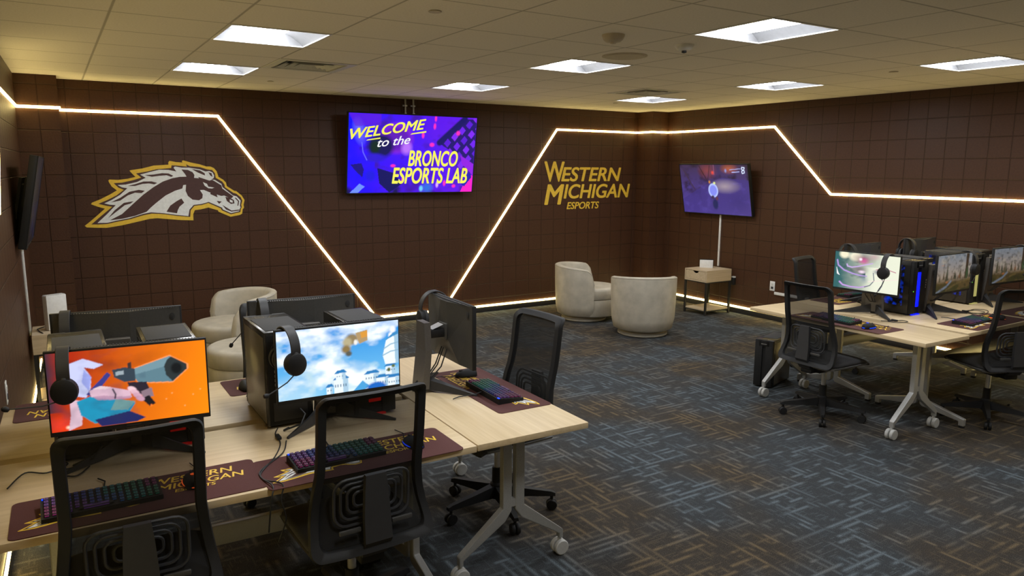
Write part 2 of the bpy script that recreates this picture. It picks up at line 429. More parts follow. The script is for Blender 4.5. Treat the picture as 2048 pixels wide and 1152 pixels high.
tag(MB().box((XR-0.006, (YF-PRD)/2, BH/2), (0.012, -YF-PRD, BH), bev=0.003).build('baseboard_right', 'base'), kind='structure')
tag(MB().box((xl((YF-PLD)/2)+.006, (YF-PLD)/2, BH/2), (0.012, -YF-PLD, BH), rot=Matrix.Rotation(-LS, 3, 'Z'), bev=0.003).build('baseboard_left', 'base'), kind='structure')

# ---------------------------------------------------------------- LED strips
def ribbon(path, w):
    P = [Vector(p) for p in path]; Lp, Rp = [], []
    for k in range(len(P)):
        d0 = (P[k]-P[k-1]).normalized() if k else None; d1 = (P[k+1]-P[k]).normalized() if k < len(P)-1 else None
        d0 = d0 or d1; d1 = d1 or d0
        t = (d0+d1).normalized(); n = Vector((-t.y, t.x)); m = w/2/max(0.35, n.dot(Vector((-d1.y, d1.x))))
        Lp.append(P[k]+n*m); Rp.append(P[k]-n*m)
    return [tuple(v) for v in Lp]+[tuple(v) for v in Rp[::-1]]
ZT, ZM, ZB, LW = 2.412, 1.612, 0.083, 0.023
def led(label, runs, group='glowing wall strips'):
    """one strip: runs of (path in the wall plane, map to space)"""
    m = MB(); c = MB()
    for path, f in runs:
        m.prism(ribbon(path, LW), 0.003, 0.013, f); c.prism(ribbon(path, LW+0.004), 0.0, 0.004, f)
    root = thing('led_strip', label, 'light strip', (0, 0, 0), 0, group)
    c.build('mounting_channel', 'whitem', root, smooth=False); m.build('diffuser', 'led', root, smooth=False)
fb = lambda a, b, h: (a, -h, b)
fpl = lambda a, b, h: (a, -PLD-h, b)
fpr = lambda a, b, h: (a, -PRD-h, b)
fr = lambda a, b, h: (XR-h, a, b)
fl = lambda a, b, h: (xl(a)+h, a, b)
fps = lambda a, b, h: (PRX-h, a, b)
fls = lambda a, b, h: (PLX+h, a, b)
led('glowing strip high on the left wall, turning down in a slant at the left edge', [([(-PLD, ZT), (-2.2, ZT), (-3.03, ZM), (-9.0, ZM)], fl)])
led('glowing strip over the horse head emblem, slanting down right to the baseboard', [([(XL, ZT), (PLX+0.01, ZT)], fpl), ([(-PLD, ZT), (0, ZT)], fls), ([(PLX, ZT), (-1.276, ZT), (0.425, ZB)], fb)])
led('glowing strip rising slantwise left of the gold lettering and on to the right corner pillar', [([(1.335, ZB), (3.08, ZT), (PRX, ZT)], fb), ([(0, ZT), (-PRD, ZT)], fps), ([(PRX-0.01, ZT), (XR, ZT)], fpr)])
led('glowing strip on the right wall, stepping down in a slant over the small television', [([(-PRD, ZT), (-2.185, ZT), (-3.028, ZM), (-9.0, ZM)], fr)])
led('glowing strip along the foot of the back wall under the large television', [([(0.425, ZB), (PRX, ZB)], fb), ([(0, ZB), (-PRD, ZB)], fps), ([(PRX, ZB), (XR, ZB)], fpr)])
led('glowing strip along the foot of the right wall behind the oak side table', [([(-PRD, ZB), (-9.0, ZB)], fr)])
led('glowing strip along the foot of the left wall beside the desks', [([(-PLD, ZB), (-9.0, ZB)], fl)])

# ---------------------------------------------------------------- ceiling fittings
def ceiling_light(i, j, label, group):
    cx, cy = CX0+(i+.5)*T0, CY0-(j+.5)*T0; h = T0/2
    root = thing('ceiling_light', label, 'ceiling light', (cx, cy, ZC), 0, group)
    f = MB()
    for sx, sy, w, d in ((0, 1, T0, .016), (0, -1, T0, .016), (1, 0, .016, T0-.032), (-1, 0, .016, T0-.032)):
        f.box((sx*(h-.008), sy*(h-.008), -.001), (w, d, .008), bev=.002)
    f.build('frame', 'whitem', root)
    q = h-.014; lw = .145; zt = .085
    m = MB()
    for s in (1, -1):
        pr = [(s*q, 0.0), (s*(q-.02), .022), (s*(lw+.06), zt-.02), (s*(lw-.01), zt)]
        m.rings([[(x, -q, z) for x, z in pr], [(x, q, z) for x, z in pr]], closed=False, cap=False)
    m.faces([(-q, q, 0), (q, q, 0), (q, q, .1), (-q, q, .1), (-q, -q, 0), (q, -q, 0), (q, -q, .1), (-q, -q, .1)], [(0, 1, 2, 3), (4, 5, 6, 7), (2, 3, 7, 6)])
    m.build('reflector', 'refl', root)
    prof = [(lw*math.cos(PI*k/14), zt-.07*math.sin(PI*k/14)) for k in range(15)]
    MB().rings([[(x, -q+.012, z) for x, z in prof], [(x, q-.012, z) for x, z in prof]], closed=False, cap=False).build('lens', 'panel', root)
LIGHT_LABELS = {
 (0, 0): 'lit square ceiling light at the left of the far row, beside the left air vent', (0, 3): 'lit square ceiling light over the left desks, largest of the left column',
 (4, 0): 'lit square ceiling light nearest the large welcome television', (4, 3): 'lit square ceiling light beside the round ceiling speaker',
 (4, 6): 'largest lit square ceiling light, near the top right past the white smoke detector', (8, 0): 'lit square ceiling light just beyond the right air vent, nearest the right corner',
 (8, 3): 'lit square ceiling light in the right column over the right wall slant', (8, 6): 'lit square ceiling light at the far right edge of the photo'}
for c in LIGHT_CELLS:
    ceiling_light(*c, LIGHT_LABELS.get(c, 'lit square ceiling light farther back in the room, out of the photo'), 'recessed square ceiling lights')
def vent(i, j, label):
    cx, cy = CX0+(i+.5)*T0, CY0-(j+.5)*T0; h = T0/2
    root = thing('air_vent', label, 'air vent', (cx, cy, ZC), 0, 'ceiling air vents')
    sq = lambda r, z: [(r, r, z), (-r, r, z), (-r, -r, z), (r, -r, z)]
    MB().rings([sq(h, 0), sq(h-.002, -.005), sq(h-.06, -.005), sq(h-.06, .002), sq(h-.075, .04)], cap=False).build('frame', 'vent', root, smooth=False)
    for k, r in enumerate((.215, .155, .095)):
        MB().rings([sq(r, .0), sq(r+.004, -.004), sq(r-.04, .026), sq(r-.044, .032), sq(r, .0)], cap=False).build('louver', 'vent', root, smooth=False)
    MB().box((0, 0, .055), (T0-.12, T0-.12, .01)).build('throat', 'hole', root, smooth=False)
vent(1, 1, 'square louvred air vent beside the two left ceiling lights')
vent(7, 1, 'square louvred air vent in front of the corner ceiling light')
def round_fit(name, label, cat, x, y, prof, m, parts=()):
    root = thing(name, label, cat, (x, y, ZC))
    MB().lathe([(r, -z) for r, z in prof], 32).build('housing', m, root)
    for pn, pr, pm in parts: MB().lathe([(r, -z) for r, z in pr], 28).build(pn, pm, root)
round_fit('smoke_detector', 'tan domed smoke detector on the ceiling near the top centre', 'smoke detector', 0.18, -4.69, [(.012, 0), (.07, 0), (.07, .008), (.06, .03), (.045, .042), (.001, .046)], 'tan', [('sensor', [(.018, .044), (.018, .052), (.001, .055)], 'tan')])
round_fit('smoke_detector', 'white domed smoke detector on the ceiling by the largest light', 'smoke detector', 0.81, -4.66, [(.012, 0), (.062, 0), (.062, .008), (.052, .026), (.035, .036), (.001, .038)], 'white', [('sensor', [(.016, .036), (.016, .05), (.001, .054)], 'darkpl')])
round_fit('ceiling_speaker', 'round flush ceiling speaker with a perforated tan cover', 'speaker', 0.80, -4.07, [(.02, 0), (.165, 0), (.165, .004), (.155, .006), (.001, .007)], 'ceil' if False else 'tan', [('grille', [(.148, .006), (.148, .0085), (.001, .0095)], 'tan')])
SPR = [(-1.043, -4.713, .035, 'round flat sprinkler cover in the ceiling above the welcome television'), (-0.959, -0.97, .03, 'round flat sprinkler cover below the left air vent'),
       (3.202, -4.661, .035, 'dark round sprinkler cover left of the far right ceiling light'), (3.242, -1.033, .03, 'dark round sprinkler cover near the back right corner')]
for x, y, r, lb in SPR:
    tag(MB().lathe([(r*.6, 0), (r, -.003), (r, -.006), (.001, -.007)], 24, c=(x, y, ZC)).build('sprinkler_cover', 'tan'), lb, 'sprinkler cover', 'ceiling sprinkler covers')

# ---------------------------------------------------------------- screen pictures
def lin(h):
    c = np.array([int(h[i:i+2], 16)/255 for i in (0, 2, 4)])
    return np.where(c <= .04045, c/12.92, ((c+.055)/1.055)**2.4)
class Pic:
    """a small procedural raster; x right 0..1, y down 0..1"""
    def __init__(s, nx, ny, asp=16/9):
        s.nx, s.ny, s.asp = nx, ny, asp
        s.X, s.Y = np.meshgrid(np.linspace(0, 1, nx), np.linspace(0, 1, ny)); s.C = np.zeros((ny, nx, 3)); s.r = np.random.RandomState(3)
    def noise(s, fx, fy, oct_=3, seed=0):
        out = np.zeros_like(s.X); a = 1.0; tot = 0
        for o in range(oct_):
            r = np.random.RandomState(seed*17+o); gx, gy = int(fx*2**o)+2, int(fy*2**o)+2; L = r.rand(gy+1, gx+1)
            u, v = s.X*(gx-1), s.Y*(gy-1); i, j = u.astype(int), v.astype(int); fu, fv = u-i, v-j; fu = fu*fu*(3-2*fu); fv = fv*fv*(3-2*fv)
            i2, j2 = np.minimum(i+1, gx), np.minimum(j+1, gy)
            out += a*((L[j, i]*(1-fu)+L[j, i2]*fu)*(1-fv)+(L[j2, i]*(1-fu)+L[j2, i2]*fu)*fv); tot += a; a *= .5
        return out/tot
    def fill(s, c): s.C[:] = lin(c) if isinstance(c, str) else c; return s
    def over(s, m, c):
        m = np.clip(m, 0, 1)[..., None]; s.C = s.C*(1-m)+(lin(c) if isinstance(c, str) else np.asarray(c))*m; return s
    def grad(s, t, c0, c1): t = np.clip(t, 0, 1)[..., None]; s.C = lin(c0)*(1-t)+lin(c1)*t; return s
    def ell(s, cx, cy, rx, ry, c, soft=.15, a=1.0, rot=0.0):
        dx, dy = (s.X-cx)*s.asp, s.Y-cy; ca, sa = math.cos(rot), math.sin(rot)
        d = np.hypot((dx*ca+dy*sa)/(rx*s.asp), (-dx*sa+dy*ca)/ry); return s.over(a*(1-d)/soft, c)
    def inside(s, P):
        m = np.zeros(s.X.shape, bool); n = len(P)
        for k in range(n):
            (x0, y0), (x1, y1) = P[k-1], P[k]
            if y0 == y1: continue
            m ^= ((s.Y > min(y0, y1)) & (s.Y <= max(y0, y1)) & (s.X < x0+(s.Y-y0)*(x1-x0)/(y1-y0)))
        return m.astype(float)
    def poly(s, P, c, a=1.0): return s.over(a*s.inside(P), c)
    def blur(s, n=1):
        for _ in range(n):
            q = np.pad(s.C, ((1, 1), (1, 1), (0, 0)), 'edge'); s.C = (q[:-2, 1:-1]+q[2:, 1:-1]+q[1:-1, :-2]+q[1:-1, 2:]+2*s.C)/6
        return s
    def line(s, P, w, c, soft=.5, a=1.0, w2=None):
        d = np.full(s.X.shape, 9.0); n = len(P)-1
        for k in range(n):
            ax, ay = P[k][0]*s.asp, P[k][1]; bx, by = P[k+1][0]*s.asp, P[k+1][1]; x, y = s.X*s.asp-ax, s.Y-ay; ex, ey = bx-ax, by-ay
            t = np.clip((x*ex+y*ey)/(ex*ex+ey*ey+1e-9), 0, 1); ww = w if w2 is None else w+(w2-w)*(k+t)/n
            d = np.minimum(d, np.hypot(x-t*ex, y-t*ey)/ww)
        return s.over(a*(1-d)/soft, c)
def screen(pic, w, h, parent, y=0.0, name='screen', z=0.0):
    nx, ny = pic.nx, pic.ny
    co = np.stack([(pic.X-.5)*w, np.full(pic.X.shape, y), (.5-pic.Y)*h+z], -1).reshape(-1, 3)
    i = np.arange(nx*ny).reshape(ny, nx)
    F = np.stack([i[1:, :-1], i[1:, 1:], i[:-1, 1:], i[:-1, :-1]], -1).reshape(-1, 4)
    me = bpy.data.meshes.new(name); me.vertices.add(len(co)); me.vertices.foreach_set('co', co.ravel().astype(np.float32))
    me.loops.add(F.size); me.loops.foreach_set('vertex_index', F.ravel().astype(np.int32)); me.polygons.add(len(F))
    me.polygons.foreach_set('loop_start', np.arange(0, F.size, 4, dtype=np.int32)); me.polygons.foreach_set('loop_total', np.full(len(F), 4, dtype=np.int32))
    me.update()
    a = me.color_attributes.new('Col', 'FLOAT_COLOR', 'POINT')
    a.data.foreach_set('color', np.concatenate([np.clip(pic.C, 0, 4).reshape(-1, 3), np.ones((nx*ny, 1))], 1).ravel().astype(np.float32))
    me.materials.append(MT['screen']); me.validate()
    o = bpy.data.objects.new(name, me); COL.objects.link(o); o.parent = parent; return o

def pic_welcome():
    p = Pic(288, 162); n = p.noise(5, 4, 4, 1); X, Y = p.X, p.Y
    p.grad(X*.75+n*.35-.1, '0000f4', '6a10d8'); p.over((p.noise(9, 7, 3, 2)-.52)*3*(X > .2), '3a0a9a'); p.over((n-.62)*5*(Y > .3), '140a50')
    p.ell(.08, .22, .055, .20, '7a7af0', .9, .75, -.25); p.poly([(.0, 0), (.24, 0), (.24, .14), (.05, .16)], '5a14d0', .7)
    p.ell(.36, .30, .145, .22, '7a1ad0', .25); p.ell(.36, .30, .115, .175, '5a0fb0', .3); p.ell(.24, .40, .12, .18, '0c0a52', .35); p.ell(.20, .41, .05, .11, '05241f', .5); p.ell(.44, .42, .055, .11, 'b06af0', .5, .8)
    p.ell(.20, .55, .10, .07, '2a12c8', .5); p.line([(.10, .36), (.11, .48), (.14, .58)], .008, '6a6aff', .6)
    p.poly([(.68, .33), (.88, .02), (1, .02), (1, .62), (.9, .55)], '1a0a6a'); p.line([(.70, .34), (.90, .02)], .05, '0a0860', .4)
    for i in range(7):
        for j in range(7):
            cx, cy = .80+.058*i+.022*j-.06*1, .30-.105*i*.78+.125*j-.08
            if .72 < cx < 1.02 and -.05 < cy < .66 and cx > .76+.0*cy and (cx-.72) > .55*(.33-cy):
                p.poly([(cx-.026, cy+.005), (cx+.004, cy-.062), (cx+.034, cy-.012), (cx+.006, cy+.055)], ['6a1ae0', '5512cc', '7a22e8'][(i+j) % 3])
    p.poly([(.88, .5), (1, .62), (1, .78), (.9, .62)], '8a18d8'); p.poly([(.9, 1), (.96, .76), (1, .78), (1, 1)], 'ff18c0'); p.poly([(.9, .88), (.97, .72), (.99, .80), (.93, .93)], '1a1aa8')
    for cx, cy, rx, ry in ((.66, .03, .012, .05), (.655, .13, .014, .05), (.565, .25, .014, .05), (.64, .37, .025, .035), (.85, .21, .022, .04), (.34, .65, .025, .025), (.53, .53, .012, .03), (.76, .88, .015, .05), (.84, .92, .02, .03), (.42, .83, .014, .04)): p.ell(cx, cy, rx, ry, 'f02ab8', .5)
    p.poly([(.02, .64), (.10, .62), (.12, .70), (.11, .80), (.06, .72)], '160a7a'); p.poly([(.02, 1), (.09, .88), (.13, .92), (.08, 1)], '6a8af8'); p.ell(.17, .78, .05, .09, '1a14d8', .5)
    p.poly([(.22, .68), (.34, .74), (.42, .88), (.32, 1), (.24, .88)], '0b0a5a'); p.ell(.62, .94, .06, .09, '2a6ad8', .6, .8); p.ell(.57, .95, .02, .05, '6ac8f0', .6); p.ell(.70, .90, .015, .05, 'd8a8ff', .6)
    return p
def pic_orange():
    p = Pic(256, 144); n = p.noise(5, 4, 4, 4)
    p.grad(p.X*1.05-.12+.15*(p.Y-.4), 'b02c10', 'ff8a08'); p.over((n-.45)*2.2*(1-p.X)*(1-p.Y), '5e1c14'); p.over((.10-p.X)*9*(p.Y < .75), '1b2a3a')
    for cx, cy in ((.72, .74), (.76, .67), (.95, .66), (.9, .72), (.84, .86)): p.ell(cx, cy, .006, .011, 'ffd090', .8, .8)
    p.ell(.06, .92, .10, .16, 'f03a14', .8); p.ell(.10, .955, .02, .03, 'ffe8c8', .9)
    # pale drifting cloth and teal folds (no figure)
    p.poly([(.10, .17), (.22, .10), (.34, .20), (.28, .24), (.22, .21), (.26, .34), (.25, .50), (.22, .60), (.12, .55), (.08, .40)], 'c8cdf2'); p.poly([(.22, .24), (.26, .34), (.24, .52), (.20, .40)], '9aa4e6'); p.poly([(.12, .60), (.20, .64), (.18, .95), (.10, 1), (.12, .80)], 'd8b8c8')
    p.poly([(.16, .64), (.26, .58), (.42, .66), (.52, .74), (.46, .90), (.26, .95), (.18, .82)], '1e8fb4'); p.poly([(.40, .66), (.52, .72), (.47, .82), (.36, .80)], '6f9a9a'); p.poly([(.26, .90), (.48, .84), (.58, .95), (.52, .99), (.30, 1)], '20265e'); p.poly([(.22, .56), (.36, .30), (.38, .34), (.30, .52), (.26, .60)], '3a3b86')
    # long angular launcher
    p.poly([(.53, .28), (.76, .155), (.88, .30), (.88, .36), (.77, .53), (.55, .49), (.51, .38)], 'ff9a5a'); p.poly([(.53, .29), (.76, .17), (.87, .30), (.87, .36), (.77, .515), (.55, .48), (.515, .38)], '5d7f8c'); p.poly([(.53, .29), (.76, .17), (.73, .30), (.53, .37)], '7394a0')
    p.poly([(.74, .22), (.77, .18), (.87, .30), (.87, .36), (.77, .51), (.73, .42), (.72, .30)], '2c3436'); p.ell(.80, .34, .045, .09, '14181a', .4)
    p.poly([(.39, .28), (.47, .26), (.53, .29), (.53, .45), (.46, .45), (.40, .38)], '34424e'); p.poly([(.41, .31), (.46, .30), (.46, .35), (.41, .36)], '9aa8b0'); p.poly([(.49, .21), (.51, .20), (.51, .28), (.49, .28)], '40302e')
    p.poly([(.48, .46), (.60, .48), (.62, .60), (.54, .66), (.49, .56)], '2a2430'); p.poly([(.56, .60), (.63, .56), (.64, .68), (.57, .70)], '8a7480'); p.poly([(.56, .70), (.61, .66), (.65, .78), (.61, .81)], '1c1a20'); p.ell(.62, .80, .008, .02, 'ff8030', .5)
    p.poly([(.24, .52), (.31, .47), (.39, .51), (.49, .57), (.50, .66), (.40, .665), (.30, .63), (.25, .60)], 'd9b4c6'); p.poly([(.26, .60), (.33, .60), (.42, .635), (.50, .64), (.49, .675), (.38, .67), (.29, .65)], 'b58aa6', .8); p.poly([(.26, .50), (.31, .47), (.38, .50), (.34, .52)], 'f0d6da', .8)
    p.line([(.385, .53), (.40, .60), (.395, .65)], .012, '2a2430', .5)
    for k in range(4): p.ell(.505+.016*k, .555+.045*k, .034, .036, ['ecc8d2', 'e2b6c6', 'd8a6ba', 'c898b0'][k], .25, 1, .5)
    p.over((p.noise(9, 7, 3, 15)-.5)*.9*(p.X < .6), '2a3050'); return p.blur(1)
def pic_sky():
    p = Pic(256, 144); n = p.noise(4, 4, 5, 6); m = p.noise(7, 5, 4, 9)
    p.grad(p.Y*.9, '0a86dc', '7cc8ee'); p.over((n-.42+.25*(.55-abs(p.X-.35))-.1*p.Y)*4.2, 'f2fafc'); p.over((m-.60)*4, 'b4d6e4'); p.over((.22-((p.X-.55)**2*3+(p.Y-.75)**2*4))*3*(m+.1), 'f4f6f2'); p.over((.15-((p.X-.1)**2*2+(p.Y-1)**2))*4*(n+.2), 'e0ecf0')
    for cx, cy, r in ((.83, .14, .02), (.95, .14, .035), (.93, .22, .025)): p.ell(cx, cy, r, r*2.2, 'ffffff', .7)
    # brown flying rock mass (no figure)
    p.ell(.60, .22, .065, .10, '8f7d5a', .4); p.ell(.56, .26, .05, .09, 'b5aa86', .5); p.ell(.55, .36, .05, .08, '8a7346', .5); p.poly([(.63, .13), (.73, .10), (.73, .26), (.66, .30)], 'b09468'); p.poly([(.67, .13), (.73, .11), (.73, .20), (.68, .22)], 'd8973c'); p.ell(.57, .43, .035, .05, '5a5a4e', .5); p.ell(.63, .27, .02, .05, 'f0ece4', .5)
    # white town with blue roofs
    def house(x, y, w, h, roof=True):
        p.poly([(x, y), (x+w, y-.01), (x+w, y+h), (x, y+h)], 'e6f0f6'); p.poly([(x+w*.62, y), (x+w, y-.01), (x+w, y+h), (x+w*.62, y+h)], 'a8c8de')
        if roof: p.poly([(x-.01, y), (x+w*.2, y-.05), (x+w*.85, y-.055), (x+w+.01, y-.01)], '2878b8')
        for k in range(int(w/.022)): p.poly([(x+.008+.022*k, y+h*.35), (x+.016+.022*k, y+h*.35), (x+.016+.022*k, y+h*.55), (x+.008+.022*k, y+h*.55)], '3d6484')
    house(.44, .80, .12, .2); house(.455, .71, .085, .09); house(.38, .90, .05, .1); house(.66, .92, .2, .1); house(.70, .78, .12, .14); house(.80, .86, .12, .16); house(.88, .70, .09, .12); house(.90, .88, .11, .15)
    p.poly([(.60, 1), (.68, .86), (.74, .96), (.70, 1)], '4aa0d8'); p.poly([(.68, .86), (.74, .96), (.79, .90)], 'dcecf4'); p.ell(.80, 1.0, .10, .10, '1464c0', .3)
    p.poly([(.86, .52), (.89, .30), (.94, .22), (1, .20), (1, .66), (.88, .66)], 'eaf4f8'); p.poly([(.96, .22), (1, .20), (1, .66), (.97, .66)], '9cc0d8'); p.poly([(.88, .30), (.95, .19), (1, .16), (1, .21), (.94, .25)], '3a88c0'); p.line([(.87, .42), (.93, .36), (1, .34)], .012, '86aec8'); p.line([(.86, .52), (.93, .47), (1, .46)], .012, '86aec8')
    p.ell(.91, .75, .02, .04, '4a5a2a', .5); p.ell(.95, .70, .02, .03, '5a6a30', .5)
    return p.blur(1)
def pic_swirl():
    p = Pic(208, 117); n = p.noise(5, 4, 4, 11)
    p.grad(p.X*1.3-.1+.25*(n-.5), '2a5f62', 'e2e6d0'); p.over((p.X-.45)*5*(p.Y > .35), 'e4e7d2'); p.over((n-.55)*4*(p.X < .5), '1d4a50')
    p.ell(.15, .06, .10, .14, 'ece6c8', .5); p.ell(.33, .10, .13, .15, 'f0ead0', .5); p.ell(.45, .14, .22, .17, '7a4a5e', .9, .8); p.ell(.46, .20, .10, .12, 'd04a96', .9, .8); p.ell(.41, .16, .035, .055, 'ffeef8', .8); p.ell(.62, .06, .12, .12, 'b8949a', .9, .7)
    p.ell(.40, .44, .16, .14, '6a4a5c', .9, .7); p.ell(.44, .50, .07, .06, 'f0d8ee', .9)
    p.line([(.20, .33), (.21, .38), (.28, .40), (.38, .36), (.50, .29), (.60, .24)], .030, 'c4a6e0', .7, 1, .018); p.line([(.04, .24), (.06, .38), (.16, .50), (.30, .57), (.42, .60), (.52, .60)], .032, 'b394dc', .7, 1, .022); p.line([(.10, .84), (.15, .91), (.28, .94), (.42, .93), (.55, .86)], .036, 'c098de', .7, 1, .018)
    p.ell(.48, .70, .08, .14, '8a98a0', .9, .8); p.ell(.70, .46, .11, .09, '767a88', .7, .8); p.line([(.62, .50), (.64, .70), (.58, .84), (.50, .90)], .018, '5a6474', .7); p.line([(.70, .54), (.78, .68), (.76, .82), (.72, .96)], .022, '4c5060', .7); p.line([(.66, .40), (.78, .34), (.95, .42)], .014, 'b04a78', .7)
    p.line([(.55, .74), (.98, .60)], .018, 'f0d8d4', .9, .7)
    for k in range(6): p.line([(.035+.006*k, .44+.03*k), (.05+.008*k, .62+.006*k)], .010, 'f0f0f4', .7)
    return p
def pic_field(seed, dim=.75):
    p = Pic(160, 90); n = p.noise(6, 5, 4, seed); X, Y = p.X, p.Y
    p.grad(Y*1.1, '8a94a0', 'b89a78'); p.over((n-.5)*2*(Y < .5), 'c0b4a2'); p.over((Y-.60)*6, '5a4a2a'); p.over((Y-.72+.25*(n-.5))*5*(n > .42), '3c3a1c')
    r = np.random.RandomState(seed)
    for k in range(16):
        x = r.rand(); h = .18+.25*r.rand(); b = .66+.06*r.rand(); c = ['4c5040', '5a543c', '6a5a40'][k % 3]
        p.poly([(x-.03, b), (x, b-h), (x+.03, b)], c, .8); p.line([(x, b), (x, b-h*.4)], .008, '3a3022')
    p.poly([(.83, 0), (.90, 0), (.91, .7), (.82, .7)], '4a3a2c'); p.line([(.02, 1), (.3, .85), (.42, .72)], .05, '7c8696', .7, .8); p.line([(.3, .95), (.6, .80), (1, .72)], .05, '6c5a34', .8, .7)
    p.ell(.15, .27, .07, .012, 'e09a6a', .9); p.ell(.88, .55, .05, .22, '3f6a44', .9, .8); p.ell(.30, .74, .05, .04, 'b06a3a', .8); p.ell(.65, .62, .03, .08, '8a5a3c', .8); p.over((p.noise(20, 14, 3, seed+2)-.48)*1.8, '2c2a1e')
    p.C *= dim; return p.blur(1)
def pic_cave():
    p = Pic(176, 99); n = p.noise(8, 6, 4, 21); X, Y = p.X, p.Y
    p.grad(Y, '3a2a4a', '4c3c92'); p.over((n-.45)*3*(Y < .40+.35*(X < .3)), '24162a'); p.ell(.42, .12, .16, .20, '8a3e34', .9, .7); p.ell(.74, .08, .14, .12, 'b05a34', .9, .8); p.ell(.5, .16, .03, .05, 'e0483c', .8); p.ell(.69, .12, .02, .05, '8a98d8', .9)
    p.poly([(.0, .72), (.35, .42), (.62, .26), (1, .30), (1, 1), (0, 1)], '3d2f78', .8); p.over((p.noise(14, 10, 3, 5)-.5)*1.6*(Y > .35), '54459e'); p.ell(.66, .43, .24, .16, '9a8a98', .8, .85); p.ell(.86, .74, .22, .25, '33266e', .8, .6)
    p.line([(.05, .1), (.2, .5)], .02, '3c2a3c', .8); p.line([(.3, .02), (.4, .3)], .015, '2c1a24', .8); p.line([(.46, .02), (.42, .3)], .012, '2c1a24', .8); p.line([(.52, 0), (.52, .2)], .01, '9a5a7a', .8)
    p.ell(.485, .52, .075, .15, 'b8c8ff', .12); p.ell(.485, .52, .066, .132, '7f86e8', .3); p.ell(.44, .35, .018, .04, 'c08040', .5); p.ell(.51, .37, .022, .03, 'd8e08a', .5); p.ell(.50, .80, .05, .13, '1c2152', .4); p.ell(.47, .66, .03, .05, '3a2a4a', .5); p.ell(.53, .68, .025, .05, '5a3040', .5)
    p.line([(.75, .10), (.90, .08)], .008, 'a8b0e8', .6); p.line([(.78, .15), (.88, .14)], .012, 'a8b0e8', .6)
    p.line([(.92, .05), (.955, .06), (.945, .10), (.915, .13), (.92, .17), (.95, .16), (.95, .12), (.915, .09), (.92, .05)], .012, 'd8e4ff', .6)
    return p
def pic_dim():
    p = Pic(96, 54); p.grad(p.Y, '1a1c30', '0a0a12'); p.over((p.noise(6, 4, 3, 8)-.5)*3, '24306a'); p.C *= .3; return p
